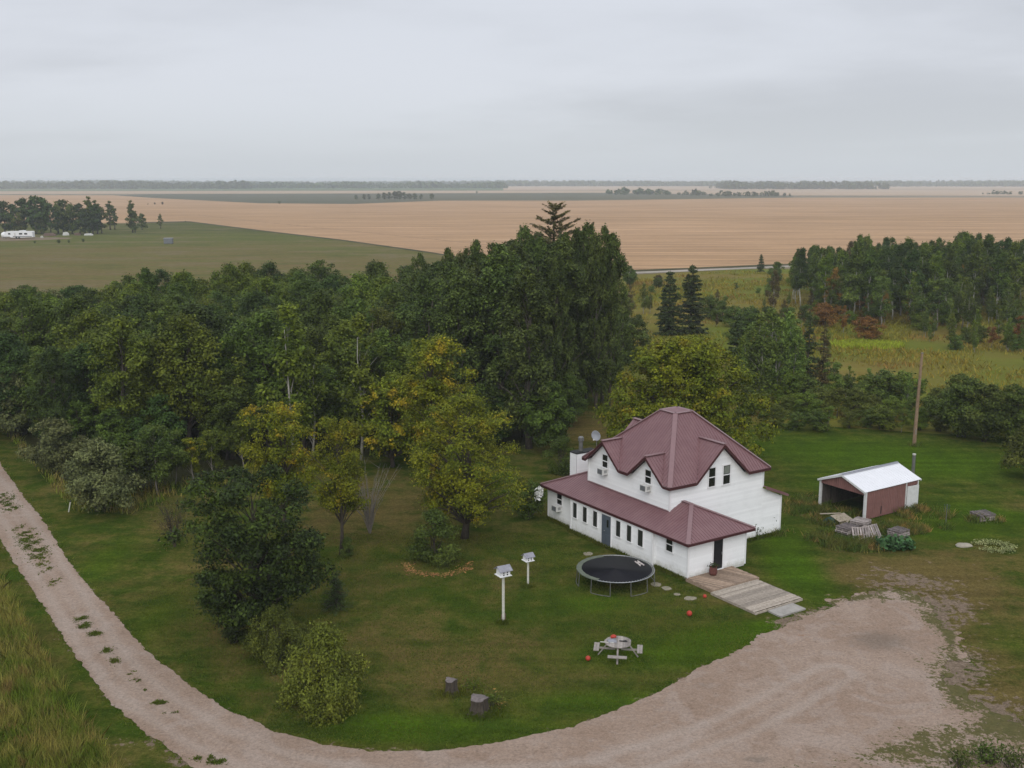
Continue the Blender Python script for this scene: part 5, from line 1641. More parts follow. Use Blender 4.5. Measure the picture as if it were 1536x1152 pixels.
reg('shrub1', broadleaf('loose_shrub', 3, 1.8, .05, env_dome, 40, 4200, .19, 80, M['f_shrub'], M['bark_dark'], clump_r=.55, limbs=20, ntrunk=5, irregular=.35, trunk_r=.08), 3)
reg('shrub2', broadleaf('fine_shrub', 3.2, 1.9, .02, env_dome, 70, 16000, .12, 81, M['f_lightbush'], M['bark'], clump_r=.40, clump_z=1.7, limbs=40, ntrunk=6, irregular=.24, trunk_r=.08, droop=-.5), 3.2)
for i in range(2):
    reg('spruce%d' % i, conifer('spruce_tree', 10, 2.5, .4, 90 + i, M['f_spruce'], M['bark_dark'], levels=22, per=10, dens=50, leaf=.55, shape=.72), 10)
reg('oldspruce', conifer('old_spruce', 8, 3.0, 1.0, 93, M['f_oldspruce'], M['bark_dark'], levels=15, per=5, dens=75, leaf=.40, sparse=.0, shape=.38, up=.55), 8)
reg('thinspruce', conifer('thin_spruce', 9, 1.8, 1.2, 94, M['f_spruce'], M['bark_dark'], levels=24, per=6, dens=34, leaf=.40, sparse=.12), 9)
reg('smallspruce', conifer('small_conifer', 2, .85, .05, 95, M['f_spruce'], M['bark_dark'], levels=16, per=9, dens=40, leaf=.11), 2)
for i in range(3):
    reg('far%d' % i, broadleaf('distant_tree', 12, 4.2, 1.2, env_round, 34, 1500, .95, 100 + i, M['f_far'], M['bark_dark'], clump_r=1.4, irregular=.35, limbs=10), 12)
reg('farcol', broadleaf('distant_tree', 12, 2.4, 1.6, env_column, 26, 1100, .75, 104, M['f_far'], M['bark_dark'], clump_r=1.0, irregular=.4, limbs=12), 12)

def at(px, py, top, key, label, cat='tree', group=None, name='tree', mat=None, width=None, bmat=None, rz=None):
    x, y = G(px, py)
    h = top_h(y, top)
    o = plant(key, x, y, h, label, cat, group, name, mat, 1.0, rz, bmat=bmat)
    return o

# ---- single trees and shrubs of the yard
at(385, 950, 700, 'maple', 'dense dark green tree standing alone by the bend of the lane', name='broadleaf_tree', rz=.4)
x, y = G(514, 832); plant('ash2', x, y, 9.2, 'thin yellowing tree with bare lower stems just behind the dense dark tree', 'tree', None, 'ash_tree', None, .78, 1.2)
x, y = G(428, 815); plant('ash2', x, y, 9.7, 'yellow leaved tree rising directly behind the top of the dense dark tree', 'tree', None, 'ash_tree', M['f_yelgreen'], .92, 3.6)
at(697, 808, 588, 'ash', 'broad golden yellow tree with a dark trunk left of the house', name='ash_tree', rz=.2)
at(650, 752, 500, 'ash3', 'tall yellow green tree with open crown behind the golden yellow tree', name='ash_tree', rz=2.0)
at(652, 842, 762, 'shrub0', 'round dark green shrub with fallen leaves before it', 'shrub', name='shrub')
x, y = G(415, 992); plant('shrub2', x, y, 2.7, 'olive green shrub at the foot of the dense dark tree', 'shrub', None, 'shrub', M['f_olive'], 1.0)
x, y = G(488, 1062); plant('shrub2', x, y, 3.75, 'pale green fine leaved shrub nearest the lane', 'shrub', None, 'shrub', None, .95)
x, y = G(352, 965); plant('shrub1', x, y, 1.8, 'dark green low shrub under the left side of the dense dark tree', 'shrub', None, 'shrub', M['f_dark'], .9)
at(505, 912, 858, 'smallspruce', 'small dark conifer bush on the lawn right of the dense dark tree', 'shrub', name='conifer_shrub')
x, y = G(522, 834); plant('shrub0', x, y, 1.3, 'small green bush at the foot of the thin yellowing tree', 'shrub', None, 'shrub', M['f_shrub'], .8)
x, y = G(262, 820); o = thing('bare_shrub', 'small reddish half bare shrub on the lawn left of the dense dark tree', 'shrub', (x, y, 0)); bare_twigs('t', 3.2, 1.2, 4, M['bark_dark'], 30).build('stem', M['bark_dark'], o)
rb = np.random.default_rng(8); Pn = rb.normal(size=(900, 3)) * np.array([.62, .62, .75]) + np.array([0, 0, 1.7]); Pn[:, 2] = np.maximum(Pn[:, 2], .2)
link('foliage', leaf_mesh('bare_shrub_leaves', leaf_verts(Pn, rb.normal(size=(900, 3)), .11, rb), M['f_brown']), o)
x, y = G(555, 800); o = thing('bare_shrub', 'leafless pale grey twiggy shrub right of the thin yellowing tree', 'shrub', (x, y, 0)); bare_twigs('t', 5.2, 2.4, 14, M['bark_grey'], 46).build('stem', M['bark_grey'], o)
at(1026, 700, 500, 'willow', 'huge broad yellow green willow directly behind the house', name='willow_tree', rz=.7)
at(828, 678, 570, 'round', 'round mid green tree before the tall poplars, left of the brown clearing', name='round_tree')
x, y = G(795, 778); plant('shrub1', x, y, 3.1, 'white flowering bush against the left corner of the house', 'shrub', None, 'flowering_shrub', M['f_shrub'], .7)
fsh = [o for o in bpy.data.objects if o.name == 'flowering_shrub'][0]
fx, fy = G(808, 740, 2.2); fr = np.random.default_rng(4); Pn = np.clip(fr.normal(size=(150, 3)), -1.6, 1.6) * np.array([.17, .17, .26]) + np.array([fx, fy, 2.2])
bl = link('blossom', leaf_mesh('blossom', leaf_verts(Pn, fr.normal(size=(150, 3)), .15, fr, .8), M['f_white'])); bl.parent = fsh
bl.matrix_parent_inverse = Matrix.LocRotScale(fsh.location, fsh.rotation_euler, fsh.scale).inverted()
x, y = G(842, 710); plant('shrub0', x, y, 3.2, 'dark green bush behind the roof of the left wing', 'shrub', None, 'shrub', M['f_wood'], .9)
x, y = hw(2.4, 6.6)[:2]; 
def spike_plant(px, py, n, h, label, mat, seed):
    x, y = G(px, py); o = thing('leafy_plant', label, 'plant', (x, y, 0)); r_ = random.Random(seed)
    f = MB()
    for k in range(n):
        a = r_.uniform(0, 6.28); f.tube([(0.3 * math.cos(a) * r_.random(), 0.3 * math.sin(a) * r_.random(), 0), (.35 * math.cos(a), .35 * math.sin(a), h * r_.uniform(.6, 1))], [.02, .006], 4)
    f.build('stem', M['bark_dark'], o)
    q = np.random.default_rng(seed); m_ = n * 26; P_ = q.normal(size=(m_, 3)) * np.array([.3, .3, h * .28]) + np.array([0, 0, h * .55]); P_[:, 2] = np.clip(P_[:, 2], .05, h * 1.1)
    link('foliage', leaf_mesh('spike_leaves', leaf_verts(P_, q.normal(size=(m_, 3)), .16, q, .4), mat), o)
spike_plant(1146, 797, 5, 1.5, 'tall dark leaved plant against the entry side wall of the house', M['f_wood3'], 3)
spike_plant(1153, 795, 4, 1.0, 'shorter dark leaved plant right of the tall one by the house wall', M['f_wood3'], 5)
spike_plant(1132, 806, 6, .9, 'bushy dark plant at the inner corner behind the entry wing', M['f_wood3'], 6)
spike_plant(742, 1058, 9, .55, 'tuft of green weeds right of the larger stump', M['g_weed'], 9)
spike_plant(708, 1032, 5, .4, 'small yellow flowered weed between the two stumps', M['g_lawn'], 10)
x, y = G(1490, 822)
q = np.random.default_rng(12); t_ = q.uniform(0, 2 * PI, 1000); r_ = np.clip(q.normal(1.05, .22, 1000), .5, 1.5); Pn = np.stack([x + r_ * np.cos(t_) * 1.0, y + r_ * np.sin(t_) * .8, q.uniform(.03, .3, 1000)], 1)
k = ~((np.cos(t_) < -.2) & (np.sin(t_) < .5) & (np.sin(t_) > -.4)); Pn = Pn[k]
tag(link('silvery_plant', leaf_mesh('silvery_plant', leaf_verts(Pn, q.normal(size=Pn.shape) + np.array([0, 0, 1]), .11, q), M['f_silver'])), 'low silvery green plant spreading in a ring on the grass far right', 'plant')
x, y = G(1341, 822); q = np.random.default_rng(13); Pn = np.clip(q.normal(size=(520, 3)), -1.5, 1.5) * np.array([.7, .45, .2]) + np.array([x, y, .34]); Pn[:, 2] = np.maximum(Pn[:, 2], .06)
tag(link('broad_leaved_plant', leaf_mesh('broad_leaved_plant', leaf_verts(Pn, q.normal(size=Pn.shape) * .6 + np.array([0, 0, 1]), .30, q, .8), M['f_rhubarb'])), 'bright blue green broad leaved plant in front of the pallets', 'plant')
for px, py, n, lab in ((1480, 1138, 16, 'dark leafy weed at the bottom edge of the yard, largest one'), (1442, 1147, 9, 'dark leafy weed just left of the largest one at the bottom edge'), (1520, 1146, 11, 'dark leafy weed just right of the largest one at the bottom edge')):
    spike_plant(px, py + 6, n, .75, lab, M['f_shrub'], px)

# weeds round the shed and pallets
wx = []; wy = []
for px, py, a, b, n in ((1330, 795, 2.8, 1.2, 5200), (1262, 812, 2.4, 1.6, 3600), (1235, 775, 1.6, 2.2, 3000), (1385, 772, 2.0, 1.4, 2600), (1300, 822, 3.0, .9, 2600), (1225, 760, 1.2, 3.0, 1800), (1200, 765, 1.2, 2.0, 900), (1260, 770, 1.6, 1.2, 1500), (1478, 782, 1.3, .6, 900), (1418, 793, .4, .3, 120), (1160, 800, 1.6, .6, 500), (1371, 669, .5, .4, 100), (960, 858, 1.5, 1.0, 0)):
    cx, cy = G(px, py); r_ = np.sqrt(rg.uniform(size=n)); t_ = rg.uniform(0, 2 * PI, n)
    wx.append(cx + r_ * np.cos(t_) * a + rg.normal(0, .1, n)); wy.append(cy + r_ * np.sin(t_) * b + rg.normal(0, .1, n))
wx = np.concatenate(wx); wy = np.concatenate(wy)
hu = (wx - SO[0]) * math.cos(HOUSE_RZ) + (wy - SO[1]) * math.sin(HOUSE_RZ); hv = -(wx - SO[0]) * math.sin(HOUSE_RZ) + (wy - SO[1]) * math.cos(HOUSE_RZ)
kk = ~((hu > .8) & (hu < SD) & (hv > .05) & (hv < SW))
kk &= rg.uniform(size=len(kk)) < .55 + 1.3 * fbm(wx, wy, .9, 3, 77)
tag(blades('yard_weeds', wx[kk], wy[kk], .08, .62, .024, M['g_weed'], rg, .5), 'rank weeds growing round the shed, pallets and posts', 'weeds')
px_, py_ = [], []
for px, py, a, b, n in ((755, 935, .3, .22, 260), (792, 881, .3, .2, 200), (676, 1041, .6, .4, 420), (722, 1072, .8, .5, 600)):
    cx, cy = G(px, py); px_.append(cx + rg.normal(0, a * .6, n)); py_.append(cy + rg.normal(0, b * .6, n))
tag(blades('post_grass', np.concatenate(px_), np.concatenate(py_), .06, .26, .02, M['g_lawn'], rg, .5), 'longer unmown grass round the birdhouse posts and the stumps', 'grass')
# grass creeping up along the house walls
n = 9000; s_ = rg.uniform(0, 1, n); hx = []; hy = []
for (ua, va), (ub, vb), cnt in (((0, -.08), (2.8, -.08), 900), ((2.9, -.40), (11.3, -.40), 2600), ((11.4, -.1), (WL, -.1), 900), ((3.1, 4.8), (3.1, 11.2), 2200)):
    s_ = rg.uniform(size=cnt); o_ = np.abs(rg.normal(0, .1, cnt))
    u_ = ua + (ub - ua) * s_; v_ = va + (vb - va) * s_
    if va == vb: v_ = v_ - o_
    else: u_ = u_ - o_
    c, s0 = math.cos(HOUSE_RZ), math.sin(HOUSE_RZ)
    hx.append(house_o[0] + v_ * c - u_ * s0); hy.append(house_o[1] + v_ * s0 + u_ * c)
tag(blades('wall_grass', np.concatenate(hx), np.concatenate(hy), .08, .28, .02, M['g_lawn'], rg, .4), 'uncut grass along the foot of the house walls', 'grass')

# ---- young trees and bushes along the front of the woodland, left
FG = 'small trees and bushes along the front of the woodland'
for px, py, top, key, mat, cat, lab in (
    (152, 766, 652, 'greyb', None, 'shrub', 'grey green willow bush at the corner of the rough grass'),
    (85, 712, 622, 'greyb', M['f_grey'], 'shrub', 'grey green willow bush left of the corner one, with a low round crown'),
    (20, 655, 545, 'greyb', M['f_grey'], 'shrub', 'tall silvery green bush at the left picture edge'),
    (237, 742, 632, 'sapling', M['f_shrub'], 'tree', 'young green tree with a thin pale trunk right of the grey willow bushes'),
    (290, 728, 652, 'sapling', M['f_yelgreen'], 'tree', 'small bright yellow green sapling at the front of the wood'),
    (320, 722, 640, 'sapling', M['f_wood2'], 'tree', 'young tree with a white trunk right of the yellow green sapling'),
    (365, 706, 625, 'sapling', M['f_wood2'], 'tree', 'young tree right of the white trunked one at the front of the wood'),
    (265, 726, 640, 'sapling', M['f_shrub'], 'tree', 'dull green sapling directly left of the yellow green sapling'),
    (205, 738, 655, 'shrub1', M['f_wood'], 'shrub', 'dull green bush between the grey willow and the thin pale trunk'),
    (175, 702, 610, 'round', M['f_wood'], 'tree', 'rounded dull green tree just behind the corner willow bush'),
    (120, 690, 600, 'round', M['f_wood'], 'tree', 'rounded olive green tree between the two grey willow bushes'),
    (340, 690, 590, 'round', M['f_wood'], 'tree', 'rounded dark green tree behind the white trunked sapling'),
    (250, 700, 590, 'round', M['f_wood3'], 'tree', 'rounded dark green tree behind the yellow green sapling'),
    (440, 700, 455, 'aspen0', M['f_wood2'], 'tree', 'tall slender light green aspen rising before the wood, upper left of the yellow trees'),
    (470, 690, 520, 'aspen1', M['f_wood2'], 'tree', 'shorter slender light green aspen just right of the tallest one'),
    (545, 690, 470, 'aspen2', M['f_wood2'], 'tree', 'slender mid green aspen above the pale twiggy shrub'),
    (590, 700, 560, 'round', M['f_yelgreen'], 'tree', 'low yellow green tree left of the tall open crowned yellow tree'),
    ):
    at(px, py, top, key, lab, cat, FG, 'young_tree' if cat == 'tree' else 'shrub', mat)

# ---- the woodland, row behind row
SKY = ([-120, 0, 40, 90, 130, 160, 200, 260, 300, 370, 440, 510, 560, 600, 640, 670, 700, 715, 735, 760, 790, 815, 860, 900, 925, 945, 1000],
       [445, 440, 425, 428, 420, 426, 402, 392, 405, 386, 380, 386, 391, 385, 380, 371, 372, 360, 364, 350, 341, 345, 342, 338, 350, 430, 470])
def cardinal(n):
    return {1: 'first', 2: 'second', 3: 'third'}.get(n, {4: 'fourth', 5: 'fifth', 6: 'sixth', 7: 'seventh', 8: 'eighth', 9: 'ninth', 10: 'tenth', 11: 'eleventh', 12: 'twelfth'}.get(n, '%dth' % n))
rw = np.random.default_rng(33)
cand = []
yy = 88.0
while yy < 158:
    xx = -115.0 + rw.uniform(0, 4)
    while xx < 20:
        X_ = xx + rw.uniform(-1.3, 1.3); Y_ = yy + rw.uniform(-1.6, 1.6)
        xx += 4.7
        px, _ = px_of(X_, Y_)
        if px < -70 or px > 905:
            continue
        if sd_poly(np.array([X_]), np.array([Y_]), wood_poly)[0] > -0.8:
            continue
        cand.append((X_, Y_, px))
    yy += 4.7
placed = []
for X_, Y_, px in cand:
    sky = np.interp(px, *SKY)
    pop = px > 612 + rw.uniform(-25, 25)
    hmax = top_h(Y_, sky)
    if pop:
        hn = rw.uniform(14.5, 19.5)
        kind = 'poplar%d' % rw.integers(2)
    else:
        hn = rw.uniform(9.0, 12.8)
        kind = 'wood%d' % rw.integers(3)
        if rw.uniform() < .10: kind = 'poplar%d' % rw.integers(2)
    if hmax < 3.5:
        continue
    if hn > hmax:
        hn = hmax * (rw.uniform(.84, .94) if pop else rw.uniform(.93, 1.0)) - (0 if rw.uniform() < .35 else rw.uniform(0, .8))
    front = sd_poly(np.array([X_]), np.array([Y_]), wood_poly)[0] > -4.5 and Y_ < 115
    if front and not pop:
        hn = min(hn, rw.uniform(7.5, 10))
    placed.append([X_, Y_, px, hn, kind, pop])
placed.sort(key=lambda p: p[1])
rows = {}
for p in placed:
    rows.setdefault(int((p[1] - 84) // 9), []).append(p)
RN = ['front', 'second', 'third', 'fourth', 'fifth', 'sixth', 'seventh', 'rearmost', 'rearmost']
for rk in sorted(rows):
    rr_ = sorted(rows[rk], key=lambda p: p[2])
    for i, (X_, Y_, px, hn, kind, pop) in enumerate(rr_):
        v = rw.uniform()
        if pop:
            mat = M['f_poplar']; hue = 'dark grey green poplar'
        elif v < .30:
            mat = M['f_wood2']; hue = 'bright green broadleaf tree'
        elif v < .50:
            mat = M['f_wood3']; hue = 'very dark green broadleaf tree'
        elif v < .56:
            mat = M['f_grey'] if px < 120 else M['f_olive']; hue = 'dull olive green broadleaf tree'
        else:
            mat = M['f_wood']; hue = 'dark green broadleaf tree'
        wd = 1.0 if kind[0] != 'w' else min(1.5, max(1.0, 10.5 / hn))
        lab = '%s in the woodland, %s from left in its %s row' % (hue, cardinal(i + 1), RN[min(rk, 8)])
        if pop:
            lab = '%s in the big clump, %s from left in its %s row' % (hue, cardinal(i + 1), RN[min(rk, 8)])
        plant(kind, X_, Y_, hn, lab, 'tree', 'trees of the woodland behind the lawn', 'poplar_tree' if pop else 'woodland_tree', mat, wd)
# leaders that top the poplar clump
LEAD = [(630, 128, 378), (672, 122, 368), (700, 124, 370), (715, 118, 356), (738, 120, 362), (762, 112, 366), (786, 118, 336), (808, 110, 352), (845, 112, 346), (864, 116, 338), (882, 114, 331), (896, 108, 350), (905, 112, 336), (918, 110, 345), (775, 104, 385), (835, 104, 372)]
for j, (px, D, top) in enumerate(LEAD):
    x = (px - 768) / F_PX * (D * math.cos(PITCH) + 10 * math.sin(PITCH))
    plant('poplar%d' % (j % 2), x, D, top_h(D, top), 'slim pointed poplar topping the big clump, %s from left' % cardinal(1 + sorted(l[0] for l in LEAD).index(px)), 'tree', 'poplars that top the clump', 'poplar_tree', M['f_poplar'], .55)
D = 122; x = (830 - 768) / F_PX * (D * math.cos(PITCH) + 3)
hs_ = top_h(D, 306)
plant('oldspruce', x, D, 5.4, 'ragged old spruce top spreading above the poplars against the wheat', 'tree', None, 'old_spruce', None, 1.5, z=hs_ - 5.4)
f = MB(); f.tube([(x, D, 0), (x, D, hs_ - 4.6)], [.3, .12], 8); 
so_ = [o for o in bpy.data.objects if o.name == 'old_spruce'][0]
for o_ in so_.children: o_.location = (0, 0, 0)
bo = f.build('lower_trunk', M['bark_dark'], None); bo.parent = so_; bo.matrix_parent_inverse = Matrix.LocRotScale(so_.location, so_.rotation_euler, so_.scale).inverted()

for j, (px, py, top, key, mt, lab) in enumerate(((752, 668, 590, 'round', 'f_wood3', 'low dark tree at the foot of the poplar clump, left of the round green tree'), (785, 655, 560, 'round', 'f_wood', 'dark rounded tree behind the round green tree'),
        (852, 640, 560, 'round', 'f_wood', 'dark low tree at the right foot of the poplar clump'), (720, 678, 600, 'round', 'f_wood3', 'low dark tree behind the golden yellow tree'), (872, 600, 530, 'round', 'f_olive', 'olive low tree at the far right foot of the poplar clump'), (880, 575, 515, 'round', 'f_wood', 'rounded tree between the poplar clump and the big willow'))):
    at(px, py, top, key, lab, 'tree', 'low trees round the foot of the poplar clump', 'round_tree', M[mt])
# ---- middle ground right of the poplars
MG = 'trees and bushes scattered over the meadow'
LISTM = [
    (1003, 502, 405, 'spruce0', None, 'tree', 'left one of the two dark spruces standing close together in the meadow'),
    (1036, 500, 396, 'spruce1', None, 'tree', 'right and taller one of the two dark spruces standing close together'),
    (1104, 560, 472, 'spruce0', None, 'tree', 'dark spruce just above the right side of the big willow'),
    (1210, 588, 472, 'thinspruce', None, 'tree', 'thin ragged spruce right of the pale young aspens'),
    (1232, 586, 486, 'thinspruce', M['f_brown'], 'tree', 'thin browning spruce, partner right of the ragged one'),
    (1215, 470, 430, 'thinspruce', M['f_brown'], 'tree', 'small brownish spruce at the near edge of the aspen wood'),
    (1141, 408, 381, 'spruce0', None, 'tree', 'small dark spruce beside the far gravel road'),
    (1165, 425, 392, 'round', M['f_shrub'], 'tree', 'round green bush tree at the left tip of the aspen wood'),
    (1160, 470, 405, 'aspen0', M['f_brown'], 'tree', 'rusty brown slender tree at the left end of the aspen wood'),
    (1265, 500, 458, 'aspen1', M['f_rust'], 'tree', 'orange leaved small tree before the aspen wood'),
    (1235, 490, 450, 'shrub1', M['f_rust'], 'shrub', 'rust coloured bush before the aspen wood'),
    (1300, 510, 470, 'shrub1', M['f_rust'], 'shrub', 'orange brown low bush at the edge of the bright meadow patch'),
    (945, 430, 398, 'round', M['f_wood'], 'tree', 'small rounded tree right of the poplar clump beside the wheat'),
    (945, 480, 428, 'aspen2', M['f_brown'], 'tree', 'dull brownish tree right of the poplar clump'),
    (965, 470, 425, 'aspen0', M['f_olive'], 'tree', 'dull olive slender tree between the poplar clump and the two spruces'),
    (930, 500, 440, 'round', M['f_olive'], 'tree', 'olive round tree tucked against the right edge of the poplar clump'),
    (925, 545, 470, 'shrub1', M['f_shrub'], 'shrub', 'green bush at the right foot of the poplar clump'),
    (950, 540, 475, 'shrub0', M['f_shrub'], 'shrub', 'green rounded bush between the poplar clump and the big willow'),
    (975, 470, 440, 'aspen1', M['f_olive'], 'tree', 'small olive tree left of the two spruces'),
    (1065, 478, 440, 'shrub1', M['f_shrub'], 'shrub', 'blue green bush right of the two spruces'),
    (1082, 482, 450, 'shrub0', M['f_shrub'], 'shrub', 'low blue green bush, second right of the two spruces'),
    (1100, 490, 455, 'shrub1', M['f_shrub'], 'shrub', 'low blue green bush, third right of the two spruces'),
    (1125, 498, 455, 'shrub1', M['f_shrub'], 'shrub', 'low dark bush, fourth right of the two spruces'),
    (1150, 500, 458, 'shrub0', M['f_wood'], 'shrub', 'low dark bush, fifth right of the two spruces'),
    (1175, 500, 450, 'aspen1', M['f_brown'], 'tree', 'browning small tree right of the row of blue green bushes'),
    (1135, 606, 470, 'aspen0', None, 'tree', 'pale green young aspen, leftmost of the group right of the big willow'),
    (1152, 600, 462, 'aspen1', None, 'tree', 'pale green young aspen, second of the group right of the big willow'),
    (1168, 604, 478, 'aspen2', None, 'tree', 'pale green young aspen, third of the group right of the big willow'),
    (1180, 598, 468, 'aspen0', None, 'tree', 'pale green young aspen, fourth of the group right of the big willow'),
    (1192, 602, 490, 'aspen1', None, 'tree', 'pale green young aspen, last of the group right of the big willow'),
    (1120, 600, 500, 'aspen2', None, 'tree', 'pale green aspen partly behind the big willow'),
    (1440, 655, 556, 'greyb', M['f_shrub'], 'shrub', 'large dark green bush right of the utility pole'),
    (1475, 662, 570, 'greyb', M['f_shrub'], 'shrub', 'large dark green bush, second right of the utility pole'),
    (1520, 664, 572, 'greyb', M['f_wood'], 'shrub', 'large dark green bush, third right of the utility pole'),
    (1562, 668, 590, 'greyb', M['f_wood2'], 'shrub', 'large dark green bush at the right picture edge'),
    (1554, 720, 625, 'greyb', M['f_olive'], 'shrub', 'yellow green bush jutting in at the right picture edge'),
    (1480, 470, 400, 'aspen2', M['f_brown'], 'tree', 'brownish bare topped aspen within the aspen wood'),
    (1395, 452, 380, 'round', M['f_lightbush'], 'tree', 'bright yellow green tree at the near edge of the aspen wood'),
]
for px, py, top, key, mat, cat, lab in LISTM:
    at(px, py, top, key, lab, cat, MG, 'small_tree' if cat == 'tree' and 'spruce' not in key else ('spruce_tree' if 'spruce' in key else 'shrub'), mat)
rm = np.random.default_rng(66); XG = []
for j in range(58):
    px = rm.uniform(925, 1245); py = rm.uniform(424, 560)
    if 1000 < px < 1060 and py > 470: continue
    if py > 500 and px < 1095: continue
    XG.append((px, py))
XG.sort()
for j, (px, py) in enumerate(XG):
    x, y = G(px, py); h = rm.uniform(1.6, 4.8); v = rm.uniform()
    key = ['shrub1', 'aspen0', 'sapling', 'aspen2', 'shrub1'][int(rm.integers(5))]
    if key == 'shrub1': h *= .6
    m_, c_ = (M['f_aspen'], 'pale green') if v < .35 else ((M['f_shrub'], 'dark green') if v < .6 else ((M['f_olive'], 'olive') if v < .85 else (M['f_brown'], 'brownish')))
    plant(key, x, y, h, '%s scattered growth in the meadow behind the willow, %s from left' % (c_, cardinal(j + 1)), 'sapling', 'scattered young growth in the meadow', 'young_tree', m_)
for j, (px, py, top) in enumerate(((1200, 596, 520), (1250, 604, 540), (1272, 600, 548), (1300, 606, 552), (1338, 612, 560), (1362, 618, 562), (1112, 585, 505), (1142, 585, 480), (1160, 580, 476), (1185, 575, 480))):
    at(px, py, top, ['aspen0', 'sapling', 'aspen2'][j % 3], 'slender pale aspen above the belt of bushes, %s from left' % cardinal(1 + sorted([1200, 1250, 1272, 1300, 1338, 1362, 1112, 1142, 1160, 1185]).index(px)), 'tree', 'pale aspens above the belt of bushes', 'aspen_tree', M['f_aspen'] if j % 2 else M['f_wood2'])
# belt of bushes before the meadow
rbs = np.random.default_rng(44); i = 0
belt = []
for r_i, (py0, h0, h1) in enumerate(((640, 1.5, 2.6), (622, 2.0, 3.6), (604, 2.2, 4.6))):
    px = 1112 + r_i * 9
    while px < 1432:
        belt.append((px + rbs.uniform(-6, 6), py0 + rbs.uniform(-4, 4) + (px - 1150) * .035, rbs.uniform(h0, h1), r_i)); px += 27
for j, (px, py, h, r_i) in enumerate(sorted(belt, key=lambda b: (b[3], b[0]))):
    x, y = G(px, py)
    c_, m_ = [('mid green', M['f_shrub']), ('light green', M['f_wood2']), ('olive green', M['f_olive'])][int(rbs.integers(3))]
    idx = 1 + sorted([b[0] for b in belt if b[3] == r_i]).index(px)
    plant(['shrub1', 'sapling', 'greyb', 'shrub1'][j % 4], x, y, h, '%s bush, %s from left in the %s row of the belt before the meadow' % (c_, cardinal(idx), ['front', 'middle', 'back'][r_i]), 'shrub', 'belt of bushes between mown grass and meadow', 'shrub', m_, 1.1)

# ---- the aspen wood on the right
SKY2 = ([1150, 1180, 1195, 1225, 1260, 1290, 1305, 1325, 1360, 1400, 1440, 1470, 1500, 1536, 1650], [430, 398, 372, 366, 372, 346, 360, 354, 352, 357, 344, 350, 357, 354, 356])
ra = np.random.default_rng(55)
fs_ = []
yy = 182.0
while yy < 240:
    px = 1165.0 + ra.uniform(0, 10)
    while px < 1600:
        base_y = 576 - F_PX * 0
        X_ = (px - 768) / F_PX * (yy * math.cos(PITCH) + 4) + ra.uniform(-1, 1); Y_ = yy + ra.uniform(-2, 2)
        left = 1178 + (240 - yy) * .35
        if px > left and not (yy < 195 and px < 1235):
            fs_.append((X_, Y_, px_of(X_, Y_)[0]))
        px += 3.6 / yy * F_PX
    yy += 6.0
fs_.sort(key=lambda p: (round((p[1] - 182) / 6), p[2]))
cnt = {}
for X_, Y_, px in fs_:
    k = int(round((Y_ - 182) / 6)); cnt[k] = cnt.get(k, 0) + 1
    hm = top_h(Y_, np.interp(px, *SKY2)); hn = min(ra.uniform(9.5, 15), hm * ra.uniform(.84, 1.0))
    v = ra.uniform()
    if v < .22: m_, c_ = M['f_wood3'], 'dark green aspen'
    elif v < .62: m_, c_ = M['f_wood'], 'mid green aspen'
    elif v < .95: m_, c_ = M['f_wood2'], 'bright green aspen'
    else: m_, c_ = M['f_brown'], 'brownish aspen'
    plant('forest%d' % ra.integers(3), X_, Y_, hn, '%s in the right hand wood, %s from left in its %s row' % (c_, cardinal(cnt[k]), RN[min(max(k, 0), 8)] if k < 8 else 'rearmost'), 'tree', 'aspens of the wood on the right', 'aspen_tree', m_)
# young growth in front of it
YG = []
for j in range(150):
    px = ra.uniform(1225, 1590); t = ra.uniform() ** 1.1
    lo = np.interp(px, [1200, 1300, 1400, 1536, 1600], [478, 492, 520, 552, 560])
    py = 452 + t * (lo - 452)
    YG.append((px, py))
YG.sort()
for j, (px, py) in enumerate(YG):
    x, y = G(px, py); h = ra.uniform(3.5, 9) * (1 if py < 500 else .62)
    v = ra.uniform()
    m_, c_ = (M['f_wood2'], 'bright green') if v < .45 else ((M['f_aspen'], 'pale green') if v < .62 else ((M['f_shrub'], 'dark green') if v < .9 else (M['f_rust'], 'rusty')))
    key = ['aspen0', 'aspen1', 'aspen2', 'shrub1', 'sapling'][int(ra.integers(5))]
    if key == 'shrub1': h *= .55
    plant(key, x, y, h, '%s young growth before the right hand wood, %s from the left' % (c_, cardinal(j + 1)), 'sapling', 'young trees before the right hand wood', 'young_tree', m_)
# pale patch of low growth in the meadow
x0_, y0_ = G(1298, 519); q = rg.uniform(size=2600); t_ = rg.uniform(0, 2 * PI, 2600)
tag(blades('bright_grass_patch', x0_ + np.sqrt(q) * np.cos(t_) * 5.5, y0_ + np.sqrt(q) * np.sin(t_) * 3.2, .3, .8, .10, foliage('grass_bright', (.20, .24, .03), (.17, .20, .03), isl=.25), rg, .3), 'bright yellow green patch of low grass in the meadow', 'grass')

